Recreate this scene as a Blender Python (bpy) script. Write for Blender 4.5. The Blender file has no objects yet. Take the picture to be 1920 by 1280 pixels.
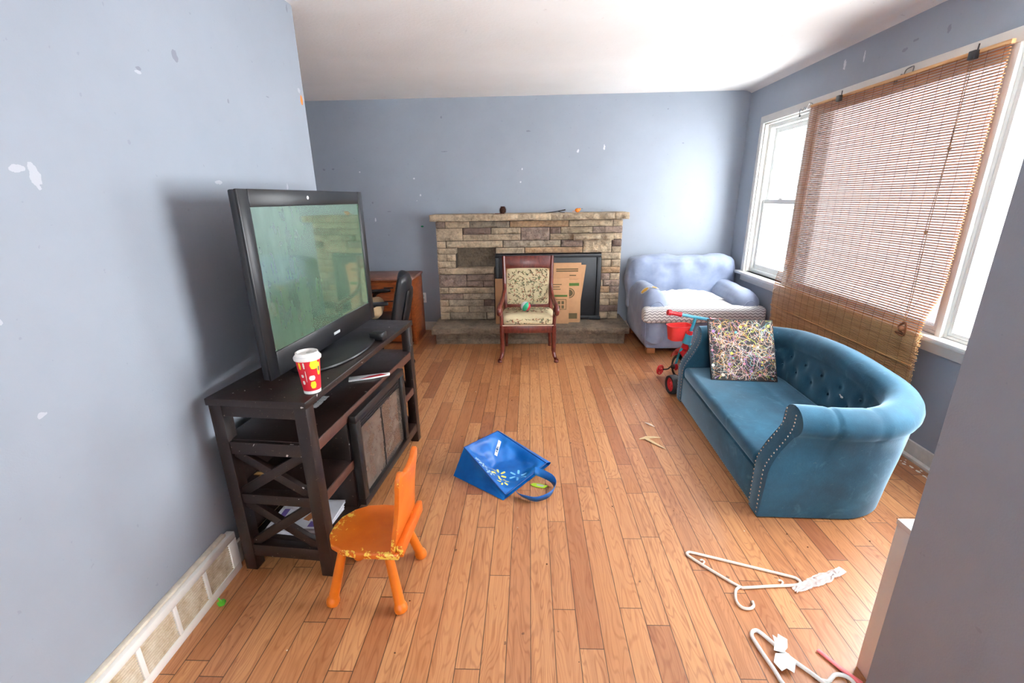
import bpy, bmesh, math, random
from mathutils import Vector, Matrix, noise
from math import sin, cos, pi, radians as R

random.seed(7)
scn = bpy.context.scene
COL = scn.collection

# ---------------------------------------------------------------- camera
cam_d = bpy.data.cameras.new('camera')
cam = bpy.data.objects.new('camera', cam_d)
COL.objects.link(cam)
scn.camera = cam
cam_d.sensor_width = 36.0
cam_d.lens = 849.68 / 1920 * 36.0
cam_d.clip_start = 0.02
PITCH, YAW, ROLL = 0.305322, 0.040681, -0.016
_f = Vector((-sin(YAW) * cos(PITCH), cos(YAW) * cos(PITCH), -sin(PITCH)))
_r = Vector((cos(YAW), sin(YAW), 0))
_u = _r.cross(_f)
_r2 = _r * cos(ROLL) + _u * sin(ROLL)
_u2 = -_r * sin(ROLL) + _u * cos(ROLL)
cam.matrix_world = Matrix(((_r2.x, _u2.x, -_f.x, 0), (_r2.y, _u2.y, -_f.y, 0),
                           (_r2.z, _u2.z, -_f.z, 1.456), (0, 0, 0, 1)))

# ---------------------------------------------------------------- sky and exposure
world = bpy.data.worlds.new('overcast_sky')
scn.world = world
world.use_nodes = True
_bg = world.node_tree.nodes['Background']
_bg.inputs[0].default_value = (0.95, 0.97, 1.0, 1)
_bg.inputs[1].default_value = 25.0
vs = scn.view_settings
vs.view_transform = 'Standard'
vs.look = 'None'
vs.gamma = 1.0
vs.use_curve_mapping = False
vs.exposure = 0.4
scn.cycles.use_denoising = True
scn.cycles.max_bounces = 10
scn.cycles.diffuse_bounces = 6
scn.cycles.transparent_max_bounces = 16
scn.cycles.sample_clamp_indirect = 8.0
scn.cycles.caustics_reflective = False
scn.cycles.caustics_refractive = False


# ---------------------------------------------------------------- material helpers
def lin(c):
    c = c / 255.0
    return c / 12.92 if c <= 0.04045 else ((c + 0.055) / 1.055) ** 2.4


def rgb(r, g, b):
    return (lin(r), lin(g), lin(b), 1.0)


class NT:
    """Short hand for building a node tree."""
    def __init__(self, name):
        self.m = bpy.data.materials.new(name)
        self.m.use_nodes = True
        self.t = self.m.node_tree
        self.b = self.t.nodes['Principled BSDF']
        self.out = self.t.nodes['Material Output']

    def n(self, kind, **kw):
        nd = self.t.nodes.new(kind)
        for k, v in kw.items():
            setattr(nd, k, v)
        return nd

    def put(self, sock, v):
        if isinstance(v, bpy.types.NodeSocket):
            self.t.links.new(v, sock)
        else:
            sock.default_value = v

    def math(self, op, a, b=0.0, c=0.0, clamp=False):
        nd = self.n('ShaderNodeMath', operation=op, use_clamp=clamp)
        self.put(nd.inputs[0], a)
        self.put(nd.inputs[1], b)
        self.put(nd.inputs[2], c)
        return nd.outputs[0]

    def vmath(self, op, a, b=(0, 0, 0)):
        nd = self.n('ShaderNodeVectorMath', operation=op)
        self.put(nd.inputs[0], a)
        self.put(nd.inputs[1], b)
        return nd.outputs['Value'] if op in ('LENGTH', 'DISTANCE', 'DOT_PRODUCT') else nd.outputs[0]

    def obj(self):
        return self.n('ShaderNodeTexCoord').outputs['Object']

    def sep(self, v):
        nd = self.n('ShaderNodeSeparateXYZ')
        self.put(nd.inputs[0], v)
        return nd.outputs

    def comb(self, x, y, z):
        nd = self.n('ShaderNodeCombineXYZ')
        for i, v in enumerate((x, y, z)):
            self.put(nd.inputs[i], v)
        return nd.outputs[0]

    def noise(self, vec, scale, detail=3.0, rough=0.5, dist=0.0):
        nd = self.n('ShaderNodeTexNoise')
        self.put(nd.inputs['Vector'], vec)
        nd.inputs['Scale'].default_value = scale
        nd.inputs['Detail'].default_value = detail
        nd.inputs['Roughness'].default_value = rough
        nd.inputs['Distortion'].default_value = dist
        return nd.outputs[0]

    def ramp(self, fac, stops, interp='LINEAR'):
        nd = self.n('ShaderNodeValToRGB')
        nd.color_ramp.interpolation = interp
        els = nd.color_ramp.elements
        while len(els) < len(stops):
            els.new(0.5)
        for e, (p, c) in zip(els, stops):
            e.position = p
            e.color = c if len(c) == 4 else (*c, 1)
        self.put(nd.inputs[0], fac)
        return nd.outputs[0]

    def mix(self, fac, a, b, blend='MIX'):
        nd = self.n('ShaderNodeMix', data_type='RGBA', blend_type=blend)
        self.put(nd.inputs['Factor'], fac)
        self.put(nd.inputs['A'], a)
        self.put(nd.inputs['B'], b)
        return nd.outputs['Result']

    def step(self, v, lo, hi):
        nd = self.n('ShaderNodeMapRange')
        nd.interpolation_type = 'SMOOTHSTEP'
        self.put(nd.inputs[0], v)
        nd.inputs[1].default_value = lo
        nd.inputs[2].default_value = hi
        return nd.outputs[0]

    def bump(self, h, strength=0.3, dist=0.01):
        nd = self.n('ShaderNodeBump')
        nd.inputs['Strength'].default_value = strength
        nd.inputs['Distance'].default_value = dist
        self.put(nd.inputs['Height'], h)
        self.t.links.new(nd.outputs[0], self.b.inputs['Normal'])

    def set(self, color=None, rough=None, **kw):
        if color is not None:
            self.put(self.b.inputs['Base Color'], color)
        if rough is not None:
            self.put(self.b.inputs['Roughness'], rough)
        for k, v in kw.items():
            self.put(self.b.inputs[k.replace('_', ' ')], v)
        return self.m


def plain(name, c, rough=0.5, var=0.12, scale=14.0, bump=0.0, bscale=80.0, **kw):
    """A single colour broken up by soft noise."""
    t = NT(name)
    o = t.obj()
    n = t.noise(o, scale, 4, 0.6)
    dark = tuple(v * (1 - var) for v in c[:3]) + (1,)
    lite = tuple(min(1, v * (1 + var)) for v in c[:3]) + (1,)
    col = t.ramp(n, [(0.3, dark), (0.7, lite)])
    if bump:
        t.bump(t.noise(o, bscale, 3), bump, 0.004)
    return t.set(col, rough, **kw)


# ---------------------------------------------------------------- mesh helpers
class MB:
    """Collects shapes into one mesh object."""
    def __init__(self):
        self.bm = bmesh.new()
        self.cl = None

    def add(self, tmp, mi=0, mat=None):
        if mat is not None:
            bmesh.ops.transform(tmp, matrix=mat, verts=tmp.verts)
        vm = {}
        for v in tmp.verts:
            vm[v] = self.bm.verts.new(v.co)
        for f in tmp.faces:
            try:
                nf = self.bm.faces.new([vm[v] for v in f.verts])
                nf.material_index = mi if mi else f.material_index
            except ValueError:
                pass
        tmp.free()
        return self

    def box(self, x0, x1, y0, y1, z0, z1, bev=0.0, seg=2, mi=0, mat=None):
        t = bmesh.new()
        bmesh.ops.create_cube(t, size=1.0)
        for v in t.verts:
            v.co = Vector((x0 + (v.co.x + .5) * (x1 - x0), y0 + (v.co.y + .5) * (y1 - y0), z0 + (v.co.z + .5) * (z1 - z0)))
        if bev:
            bmesh.ops.bevel(t, geom=t.edges[:], offset=bev, segments=seg, affect='EDGES', profile=0.5)
        return self.add(t, mi, mat)

    def bar(self, a, b, w, h, bev=0.002, up=(0, 0, 1), mi=0):
        """A rectangular bar from a to b: w sideways, h along up."""
        a, b = Vector(a), Vector(b)
        d = (b - a)
        L = d.length
        y = d.normalized()
        u = Vector(up)
        x = y.cross(u).normalized()
        z = x.cross(y)
        m = Matrix(((x.x, y.x, z.x, a.x), (x.y, y.y, z.y, a.y), (x.z, y.z, z.z, a.z), (0, 0, 0, 1)))
        return self.box(-w / 2, w / 2, 0, L, -h / 2, h / 2, bev, mi=mi, mat=m)

    def tube(self, pts, r, n=10, closed=False, mi=0, flat=1.0, caps=True):
        pts = [Vector(p) for p in pts]
        N = len(pts)
        rad = r if isinstance(r, (list, tuple)) else [r] * N
        t = bmesh.new()
        rings = []
        ref = None
        for i, p in enumerate(pts):
            if closed:
                d = pts[(i + 1) % N] - pts[i - 1]
            else:
                d = pts[min(i + 1, N - 1)] - pts[max(i - 1, 0)]
            d.normalize()
            if ref is None:
                ref = Vector((0, 0, 1)) if abs(d.z) < 0.9 else Vector((1, 0, 0))
            x = d.cross(ref).normalized()
            y = x.cross(d).normalized()
            ref = y
            rings.append([t.verts.new(p + (x * cos(2 * pi * k / n) + y * sin(2 * pi * k / n) * flat) * rad[i]) for k in range(n)])
        m = N if closed else N - 1
        for i in range(m):
            a, b = rings[i], rings[(i + 1) % N]
            for k in range(n):
                t.faces.new((a[k], a[(k + 1) % n], b[(k + 1) % n], b[k]))
        if not closed and caps:
            t.faces.new(rings[0][::-1])
            t.faces.new(rings[-1])
        return self.add(t, mi)

    def lathe(self, prof, n=32, mi=0, mat=None):
        t = bmesh.new()
        rings = []
        for r, z in prof:
            rings.append([t.verts.new((max(r, 1e-5) * cos(2 * pi * k / n), max(r, 1e-5) * sin(2 * pi * k / n), z)) for k in range(n)])
        for a, b in zip(rings, rings[1:]):
            for k in range(n):
                t.faces.new((a[k], a[(k + 1) % n], b[(k + 1) % n], b[k]))
        return self.add(t, mi, mat)

    def prism(self, poly, z0, z1, bev=0.0, seg=2, mi=0, mat=None):
        """Polygon in xy extruded along z."""
        t = bmesh.new()
        lo = [t.verts.new((x, y, z0)) for x, y in poly]
        hi = [t.verts.new((x, y, z1)) for x, y in poly]
        n = len(poly)
        t.faces.new(lo[::-1])
        t.faces.new(hi)
        for k in range(n):
            t.faces.new((lo[k], lo[(k + 1) % n], hi[(k + 1) % n], hi[k]))
        bmesh.ops.recalc_face_normals(t, faces=t.faces)
        if bev:
            bmesh.ops.bevel(t, geom=t.edges[:], offset=bev, segments=seg, affect='EDGES', profile=0.5)
        return self.add(t, mi, mat)

    def rbox(self, x0, x1, y0, y1, z0, z1, r, cuts=10, puff=0.0, amp=0.0, ns=4.0, seed=0.0, mi=0, mat=None, fn=None):
        """A soft rounded box with an optional puff and wrinkles."""
        t = bmesh.new()
        bmesh.ops.create_cube(t, size=2.0)
        bmesh.ops.subdivide_edges(t, edges=t.edges[:], cuts=cuts, use_grid_fill=True)
        c = Vector(((x0 + x1) / 2, (y0 + y1) / 2, (z0 + z1) / 2))
        h = Vector(((x1 - x0) / 2, (y1 - y0) / 2, (z1 - z0) / 2))
        k = Vector((max(h.x - r, 0), max(h.y - r, 0), max(h.z - r, 0)))
        for v in t.verts:
            u = v.co.copy()
            p = Vector((u.x * h.x, u.y * h.y, u.z * h.z))
            q = Vector([max(-k[i], min(k[i], p[i])) for i in range(3)])
            d = p - q
            if d.length > 1e-9:
                d.normalize()
                p = q + d * r
            nn = d if d.length > 0 else u
            w = 1.0
            if puff:
                a = [1 - u[i] ** 2 for i in range(3)]
                p += Vector((d.x * puff * a[1] * a[2], d.y * puff * a[0] * a[2], d.z * puff * a[0] * a[1]))
            p = p + c
            if amp:
                p += nn * amp * noise.noise(Vector(p) * ns + Vector((seed, seed * 2, 0)))
            if fn:
                p = fn(p, u)
            v.co = p
        return self.add(t, mi, mat)

    def grid(self, fn, nu, nv, mi=0, closed_u=False):
        t = bmesh.new()
        V = [[t.verts.new(fn(i / (nu if closed_u else nu - 1), j / (nv - 1))) for j in range(nv)] for i in range(nu)]
        for i in range(nu if closed_u else nu - 1):
            for j in range(nv - 1):
                a, b = V[i], V[(i + 1) % nu]
                t.faces.new((a[j], b[j], b[j + 1], a[j + 1]))
        return self.add(t, mi)

    def ball(self, c, r, sub=2, mi=0, sc=(1, 1, 1)):
        t = bmesh.new()
        bmesh.ops.create_icosphere(t, subdivisions=sub, radius=r)
        for v in t.verts:
            v.co = Vector((v.co.x * sc[0] + c[0], v.co.y * sc[1] + c[1], v.co.z * sc[2] + c[2]))
        return self.add(t, mi)

    def poly(self, pts, mi=0):
        f = self.bm.faces.new([self.bm.verts.new(p) for p in pts])
        f.material_index = mi
        return self

    def build(self, name, mat, parent=None, sharp=35, loc=None, normals=False):
        if normals:
            bmesh.ops.recalc_face_normals(self.bm, faces=self.bm.faces)
        me = bpy.data.meshes.new(name)
        self.bm.to_mesh(me)
        self.bm.free()
        for m in (mat if isinstance(mat, (list, tuple)) else [mat]):
            me.materials.append(m)
        for p in me.polygons:
            p.use_smooth = True
        if sharp is not None:
            me.set_sharp_from_angle(angle=R(sharp))
        o = bpy.data.objects.new(name, me)
        COL.objects.link(o)
        if parent is not None:
            o.parent = parent
        if loc is not None:
            o.location = loc
        return o


def tag(o, label, cat, group=None):
    o['label'] = label
    o['category'] = cat
    if group:
        o['group'] = group
    return o


def thing(name, label, cat, loc=(0, 0, 0), rz=0.0, group=None):
    o = bpy.data.objects.new(name, None)
    o.empty_display_size = 0.1
    COL.objects.link(o)
    o.location = loc
    o.rotation_euler = (0, 0, rz)
    return tag(o, label, cat, group)


def struct(o):
    o['kind'] = 'structure'
    return o


def smooth_path(pts, n=6, closed=False):
    """Catmull-Rom through the points."""
    P = [Vector(p) for p in pts]
    out = []
    N = len(P)
    for i in range(N if closed else N - 1):
        p1, p2 = P[i], P[(i + 1) % N]
        p0 = P[i - 1] if (i > 0 or closed) else p1 * 2 - p2
        p3 = P[(i + 2) % N] if (i + 2 < N or closed) else p2 * 2 - p1
        for k in range(n):
            t = k / n
            out.append(0.5 * ((2 * p1) + (-p0 + p2) * t + (2 * p0 - 5 * p1 + 4 * p2 - p3) * t * t + (-p0 + 3 * p1 - 3 * p2 + p3) * t ** 3))
    if not closed:
        out.append(P[-1])
    return out

# ---------------------------------------------------------------- setting: materials
def spots(t, o, items, axes, wob=0.35, k_=0.62):
    """Mask of chips / scuffs at given places: items (a, b, half-width, half-height); axes picks the two wall axes."""
    s = t.sep(o)
    w = t.math('MULTIPLY', t.math('SUBTRACT', t.noise(o, 70, 2), 0.5), 1.6 * wob / 0.35)
    total = None
    for a, b, ra, rb in items:
        ra, rb = ra * k_, rb * k_
        da = t.math('DIVIDE', t.math('SUBTRACT', s[axes[0]], a), ra)
        db = t.math('DIVIDE', t.math('SUBTRACT', s[axes[1]], b), rb)
        d = t.math('SQRT', t.math('ADD', t.math('MULTIPLY', da, da), t.math('MULTIPLY', db, db)))
        k = t.math('LESS_THAN', t.math('ADD', d, w), 1.0)
        total = k if total is None else t.math('MAXIMUM', total, k)
    return total


PAINT = rgb(158, 166, 177)


def wall_paint(name, axes=None, white=(), dark=(), orange=(), green=(), base=PAINT, wk=1.0):
    t = NT(name)
    o = t.obj()
    n = t.noise(o, 2.2, 5, 0.6)
    col = t.ramp(n, [(0.3, tuple(v * 0.94 for v in base[:3])), (0.7, tuple(v * 1.04 for v in base[:3]))])
    f = t.noise(o, 38, 2, 0.5)
    col = t.mix(t.math('MULTIPLY', t.step(f, 0.72, 0.76), 0.25), col, rgb(120, 126, 140))
    if white:
        col = t.mix(t.math('MULTIPLY', spots(t, o, white, axes), wk), col, rgb(214, 217, 220))
    if dark:
        col = t.mix(t.math('MULTIPLY', spots(t, o, dark, axes), 0.4), col, rgb(98, 98, 108))
    if orange:
        col = t.mix(spots(t, o, orange, axes, 0.15), col, rgb(226, 140, 66))
    if green:
        col = t.mix(spots(t, o, green, axes, 0.1), col, rgb(14, 128, 82))
    t.bump(t.noise(o, 220, 2), 0.12, 0.002)
    return t.set(col, t.math('ADD', 0.55, t.math('MULTIPLY', n, 0.12)), Specular_IOR_Level=.25)


M = {}
M['wall_back'] = wall_paint('back_wall_paint', (0, 2),
    white=[(-1.225, 1.676, .016, .014), (-.072, 1.751, .011, .017), (-1.169, 1.507, .013, .02), (-1.685, 1.256, .012, .03),
           (.51, 1.915, .02, .022), (.777, 1.946, .014, .035), (-.089, 1.621, .012, .014), (-1.803, 1.75, .012, .01), (-1.21, 1.45, .007, .012)],
    dark=[(-1.53, 1.341, .035, .007), (-.898, 2.259, .014, .018), (-.884, 1.936, .05, .008), (-.005, 2.114, .03, .012), (-2.185, 1.779, .018, .018),
          (-2.086, 1.784, .022, .014), (1.399, 2.29, .012, .009), (1.577, 1.971, .018, .008), (-1.698, 1.435, .015, .015), (-1.554, 1.091, .01, .01)],
    green=[(-1.173, 1.179, .026, .014)])
M['wall_left'] = wall_paint('left_wall_paint', (1, 2),
    white=[(1.167, 1.53, .022, .05), (1.13, 1.545, .03, .014), (1.876, 1.536, .035, .012), (2.416, 1.53, .012, .025), (2.70, 2.03, .022, .022),
           (1.587, 1.857, .02, .008), (1.0, .95, .02, .012), (.98, 1.2, .012, .012)],
    dark=[(1.593, 1.869, .016, .008), (1.775, 1.951, .022, .026), (2.041, 1.857, .01, .014), (2.36, 1.934, .02, .004), (2.69, 2.40, .014, .03)],
    orange=[(2.715, 1.985, .022, .04)], wk=.45)
M['wall_right'] = wall_paint('right_wall_paint', (1, 2),
    white=[(3.669, 2.308, .022, .05), (3.476, 2.308, .012, .06)],
    dark=[(3.122, 2.25, .03, .016), (3.05, 2.28, .03, .01), (2.833, 2.269, .02, .03)])
M['wall'] = wall_paint('plain_wall_paint')


def ceiling_mat():
    t = NT('ceiling_paint')
    o = t.obj()
    n = t.noise(o, 1.6, 4)
    col = t.ramp(n, [(0.3, rgb(240, 236, 232)), (0.7, rgb(248, 245, 242))])
    s = t.sep(o)
    st = t.comb(t.math('MULTIPLY', s[0], 9), t.math('MULTIPLY', s[1], 3), 0)
    k = t.noise(st, 3.0, 6, 0.65, 0.6)
    col = t.mix(t.math('MULTIPLY', t.step(k, 0.66, 0.72), 0.22), col, rgb(150, 128, 112))
    t.bump(t.noise(o, 60, 3), 0.25, 0.004)
    return t.set(col, 0.75)


M['ceiling'] = ceiling_mat()
M['trim'] = plain('white_gloss_trim', rgb(238, 236, 230), 0.35, 0.04, 6)
M['trim_dirty'] = plain('worn_white_trim', rgb(222, 217, 208), 0.5, 0.1, 18)
M['vinyl'] = plain('white_window_vinyl', rgb(236, 238, 236), 0.3, 0.03)


def floor_mat():
    t = NT('oak_strip_floor')
    uv = t.n('ShaderNodeUVMap', uv_map='board').outputs[0]
    ex = t.n('ShaderNodeUVMap', uv_map='extent').outputs[0]
    at = t.n('ShaderNodeAttribute', attribute_name='board_rand').outputs['Color']
    s, e, a = t.sep(uv), t.sep(ex), t.sep(at)
    # figure of the wood: long streaks plus cathedral rings, another for each board
    off = t.math('MULTIPLY', a[0], 91.0)
    v1 = t.comb(t.math('ADD', t.math('MULTIPLY', s[0], 60), off), t.math('MULTIPLY', s[1], 2.4), off)
    streak = t.noise(v1, 1.0, 5, 0.62, 0.3)
    v2 = t.comb(t.math('ADD', t.math('MULTIPLY', s[0], 11), off), t.math('MULTIPLY', s[1], 1.7), t.math('MULTIPLY', a[1], 40))
    big = t.noise(v2, 1.0, 2, 0.5, 0.2)
    ring = t.math('FRACT', t.math('MULTIPLY', big, 20.0))
    ring = t.math('ABSOLUTE', t.math('SUBTRACT', ring, 0.5))
    ring = t.math('MULTIPLY', t.step(ring, 0.25, 0.02), 0.40)
    lite = t.ramp(a[1], [(0.0, rgb(160, 100, 62)), (0.25, rgb(180, 121, 77)), (0.7, rgb(196, 140, 93)), (0.9, rgb(178, 120, 78)), (1.0, rgb(154, 94, 59))])
    dark = t.ramp(a[1], [(0.0, rgb(134, 76, 40)), (0.5, rgb(156, 92, 50)), (1.0, rgb(126, 68, 38))])
    g = t.math('ADD', t.math('MULTIPLY', t.step(streak, 0.4, 0.68), 0.46), ring, clamp=True)
    col = t.mix(g, lite, dark)
    pore = t.noise(t.comb(t.math('MULTIPLY', s[0], 420), t.math('ADD', t.math('MULTIPLY', s[1], 14), off), off), 1.0, 2)
    col = t.mix(t.math('MULTIPLY', t.step(pore, 0.6, 0.72), 0.22), col, rgb(104, 54, 24))
    o = t.obj()
    spot = t.noise(o, 26, 2, 0.4)
    col = t.mix(t.math('MULTIPLY', t.step(spot, 0.74, 0.78), 0.7), col, rgb(70, 38, 20))
    worn = t.noise(o, 1.3, 4, 0.6)
    col = t.mix(t.math('MULTIPLY', t.step(worn, 0.5, 0.8), 0.25), col, rgb(196, 148, 112))
    du = t.math('SUBTRACT', e[0], t.math('ABSOLUTE', s[0]))
    dv = t.math('SUBTRACT', e[1], t.math('ABSOLUTE', s[1]))
    d = t.math('MINIMUM', du, dv)
    seam = t.step(d, 0.0022, 0.0008)
    col = t.mix(t.math('MULTIPLY', seam, 0.85), col, rgb(54, 26, 12))
    h = t.math('SUBTRACT', t.math('MULTIPLY', g, -0.12), t.math('MULTIPLY', seam, 1.0))
    t.bump(h, 0.35, 0.002)
    rough = t.math('ADD', 0.3, t.math('MULTIPLY', t.noise(o, 5, 5, 0.7), 0.22))
    return t.set(col, rough, Coat_Weight=.45, Coat_Roughness=.22)


M['floor'] = floor_mat()
M['glass'] = None


def glass_mat(name='window_glass', tint=(1, 1, 1, 1)):
    t = NT(name)
    tr = t.n('ShaderNodeBsdfTransparent')
    tr.inputs[0].default_value = tint
    gl = t.n('ShaderNodeBsdfGlossy')
    gl.inputs['Roughness'].default_value = 0.02
    mx = t.n('ShaderNodeMixShader')
    mx.inputs[0].default_value = 0.06
    t.t.links.new(tr.outputs[0], mx.inputs[1])
    t.t.links.new(gl.outputs[0], mx.inputs[2])
    t.t.links.new(mx.outputs[0], t.out.inputs[0])
    return t.m


M['glass'] = glass_mat('window_glass', (.94, .95, .95, 1))
M['film'] = glass_mat('added_dimming_film', (.20, .186, .186, 1))  # film added to dim the sky behind the blind slats

# ---------------------------------------------------------------- setting: room shell
H = 2.44
XL, XR, YB = -1.24, 2.20, 5.09      # face of left wall, window wall, fireplace wall
Y0 = -2.6                           # rear of the room, behind the camera
YE = 2.754                          # where the left wall ends


def build_floor():
    w = 0.0825
    bm = bmesh.new()
    uv = bm.loops.layers.uv.new('board')
    ex = bm.loops.layers.uv.new('extent')
    cl = bm.loops.layers.float_color.new('board_rand')
    rnd = random.Random(3)
    i0, i1 = int(-3.15 / w) - 1, int(2.4 / w) + 1
    for i in range(i0, i1):
        y = Y0 - rnd.random() * 0.8
        while y < YB + 0.05:
            L = rnd.choice((0.3, 0.42, 0.5, 0.62, 0.75, 0.9, 1.05)) * (0.85 + 0.3 * rnd.random())
            y1 = min(y + L, YB + 0.05)
            x = i * w
            c = [(x, y), (x + w, y), (x + w, y1), (x, y1)]
            f = bm.faces.new([bm.verts.new((a, b, 0)) for a, b in c])
            q = (rnd.random(), rnd.random(), rnd.random(), 1)
            hl = (y1 - y) / 2
            for lp, (a, b) in zip(f.loops, c):
                lp[uv].uv = (a - x - w / 2, b - y - hl)
                lp[ex].uv = (w / 2, hl)
                lp[cl] = q
            y = y1
    me = bpy.data.meshes.new('floor')
    bm.to_mesh(me)
    bm.free()
    me.materials.append(M['floor'])
    o = bpy.data.objects.new('floor', me)
    COL.objects.link(o)
    return struct(o)


build_floor()

m = MB()
m.box(-3.15, 2.35, Y0 - .12, YB + .12, H, H + .1)
# the plaster rounds down slightly into the window wall
m.grid(lambda u, v: Vector((XR - .11 + .12 * sin(u * pi / 2), Y0 + v * (YB - Y0), H + .001 - .045 * (1 - cos(u * pi / 2)))), 8, 2)
struct(m.build('ceiling', M['ceiling'], normals=False))

struct(MB().box(XL - .12, XL, Y0, YE, 0, H, .006).build('wall_left', M['wall_left']))
struct(MB().box(-3.15, XR + .15, YB, YB + .12, 0, H).build('wall_back', M['wall_back']))
struct(MB().box(-3.15, -3.03, YE - .12, YB, 0, H).build('wall_far_left', M['wall']))
struct(MB().box(-3.15, XL - .12, YE - .12, YE, 0, H).build('wall_nook', M['wall']))
# window wall around the wide opening
WY0, WY1, WZ0, WZ1 = 1.10, 4.71, 0.715, 2.085
m = MB()
m.box(XR, XR + .15, .9, YB, 0, WZ0)
m.box(XR, XR + .15, .9, YB, WZ1, H)
m.box(XR, XR + .15, .9, WY0, WZ0, WZ1)
m.box(XR, XR + .15, WY1, YB, WZ0, WZ1)
struct(m.build('wall_right', M['wall_right']))
# near wall end beside the camera
XN, YN = 1.008, 1.033
m = MB()
m.box(XN, XN + .12, Y0, YN, 0, H, .004)
m.box(XN + .12, XR + .15, YN - .12, YN, 0, H)
struct(m.build('wall_near', M['wall']))
# rear wall behind the camera with a window opening added for fill light
m = MB()
RX0, RX1, RZ0, RZ1 = -.7, .5, .8, 2.1
m.box(XL - .12, RX0, Y0 - .12, Y0, 0, H)
m.box(RX1, XN + .12, Y0 - .12, Y0, 0, H)
m.box(RX0, RX1, Y0 - .12, Y0, 0, RZ0)
m.box(RX0, RX1, Y0 - .12, Y0, RZ1, H)
struct(m.build('wall_rear', M['wall']))

# baseboards
struct(MB().box(-3.03, -1.03, YB - .015, YB, 0, .10, .003).build('baseboard_back', M['trim_dirty']))
struct(MB().box(1.02, XR, YB - .015, YB, 0, .10, .003).build('baseboard_back_right', M['trim_dirty']))
m = MB()
m.box(XR - .016, XR, YN, YB, 0.012, .095, .003)
m.box(XR - .045, XR - .016, YN, YB, 0, .02, .004)
struct(m.build('baseboard_right', M['trim_dirty']))
struct(MB().box(XL, XL + .015, 1.49, YE, 0, .10, .003).build('baseboard_left', M['trim_dirty']))

# window casing, stool and apron
m = MB()
m.box(XR - .02, XR, WY0 - .06, WY1 + .06, WZ1, WZ1 + .065, .004)
m.box(XR - .02, XR, WY1, WY1 + .06, WZ0, WZ1, .004)
m.box(XR - .02, XR, WY0 - .06, WY0, WZ0, WZ1, .004)
for a, b in ((3.92, 3.985), (2.392, 2.425)):
    m.box(XR - .018, XR + .1, a, b, WZ0, WZ1, .003)
# jamb lining of the opening
m.box(XR, XR + .14, WY0, WY0 + .015, WZ0, WZ1)
m.box(XR, XR + .14, WY1 - .015, WY1, WZ0, WZ1)
m.box(XR, XR + .14, WY0, WY1, WZ1 - .015, WZ1)
struct(m.build('trim_1', M['trim']))
m = MB()
m.box(XR - .065, XR + .14, YN + .005, WY1 + .11, WZ0 - .028, WZ0, .008)
m.box(XR - .016, XR, WY0 - .055, WY1 + .06, WZ0 - .095, WZ0 - .028, .004)
struct(m.build('trim_2', M['trim']))


def bars(m, x0, x1, ya, yb, za, zb, w, wb=None):
    """A rectangular ring of bars in the window plane."""
    wb = wb or w
    m.box(x0, x1, ya, ya + w, za, zb, .003)
    m.box(x0, x1, yb - w, yb, za, zb, .003)
    m.box(x0, x1, ya + w, yb - w, zb - w, zb, .003)
    m.box(x0, x1, ya + w, yb - w, za, za + wb, .003)


def window(name, ya, yb, label, double=True, pane='film'):
    t = struct(thing(name, label, 'window', (XR, ya, WZ0)))
    W, Hh = yb - ya, WZ1 - .015 - WZ0
    m = MB()
    bars(m, .035 if double else .002, .13, 0, W, 0, Hh, .035 if double else .018)
    m.build('frame', M['vinyl'], t)
    mid = .675
    if double:
        m = MB()
        bars(m, .085, .115, .035, W - .035, mid - .02, Hh - .035, .042)
        a = m.build('upper_sash', M['vinyl'], t)
        MB().box(.098, .102, .07, W - .07, mid, Hh - .07).build('pane', M['glass'], a)
        m = MB()
        bars(m, .05, .082, .035, W - .035, .035, mid + .022, .04, .05)
        b = m.build('lower_sash', M['vinyl'], t)
        MB().box(.064, .068, .07, W - .07, .08, mid - .015).build('pane', M['glass'], b)
        m = MB()
        m.box(.045, .075, W / 2 - .03, W / 2 + .03, mid + .022, mid + .034, .003)
        m.bar((.06, W / 2, mid + .04), (.045, W / 2 - .035, mid + .046), .012, .008)
        m.build('sash_lock', M['vinyl'], b)
    else:
        m = MB()
        bars(m, .004, .034, .018, W - .018, .018, Hh - .018, .022)
        b = m.build('fixed_sash', M['vinyl'], t)
        MB().box(.017, .021, .036, W - .036, .036, Hh - .036).build('pane', M[pane], b)
    return t


window('window_1', 3.985, 4.695, 'narrow white double-hung window in the corner left of the bamboo blind')
window('window_2', 2.425, 3.92, 'wide picture window behind the bamboo blind', False)
window('window_3', 1.115, 2.392, 'bright window at right of the blind, partly hidden by the near wall', False, 'glass')
t = struct(thing('added_fill_window', 'unseen window added to the rear wall for fill light', 'window', (RX0, Y0 - .08, RZ0)))  # unseen window, added to send fill light in from behind
m = MB()
for a in ((0, RX1 - RX0, 0, .05), (0, RX1 - RX0, RZ1 - RZ0 - .05, RZ1 - RZ0)):
    m.box(a[0], a[1], 0, .05, a[2], a[3], .004)
for a in (0, RX1 - RX0 - .05, (RX1 - RX0) / 2 - .025):
    m.box(a, a + .05, 0, .05, .05, RZ1 - RZ0 - .05, .004)
m.build('frame', M['vinyl'], t)
MB().box(.05, RX1 - RX0 - .05, .023, .027, .05, RZ1 - RZ0 - .05).build('pane', M['glass'], t)

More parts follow.
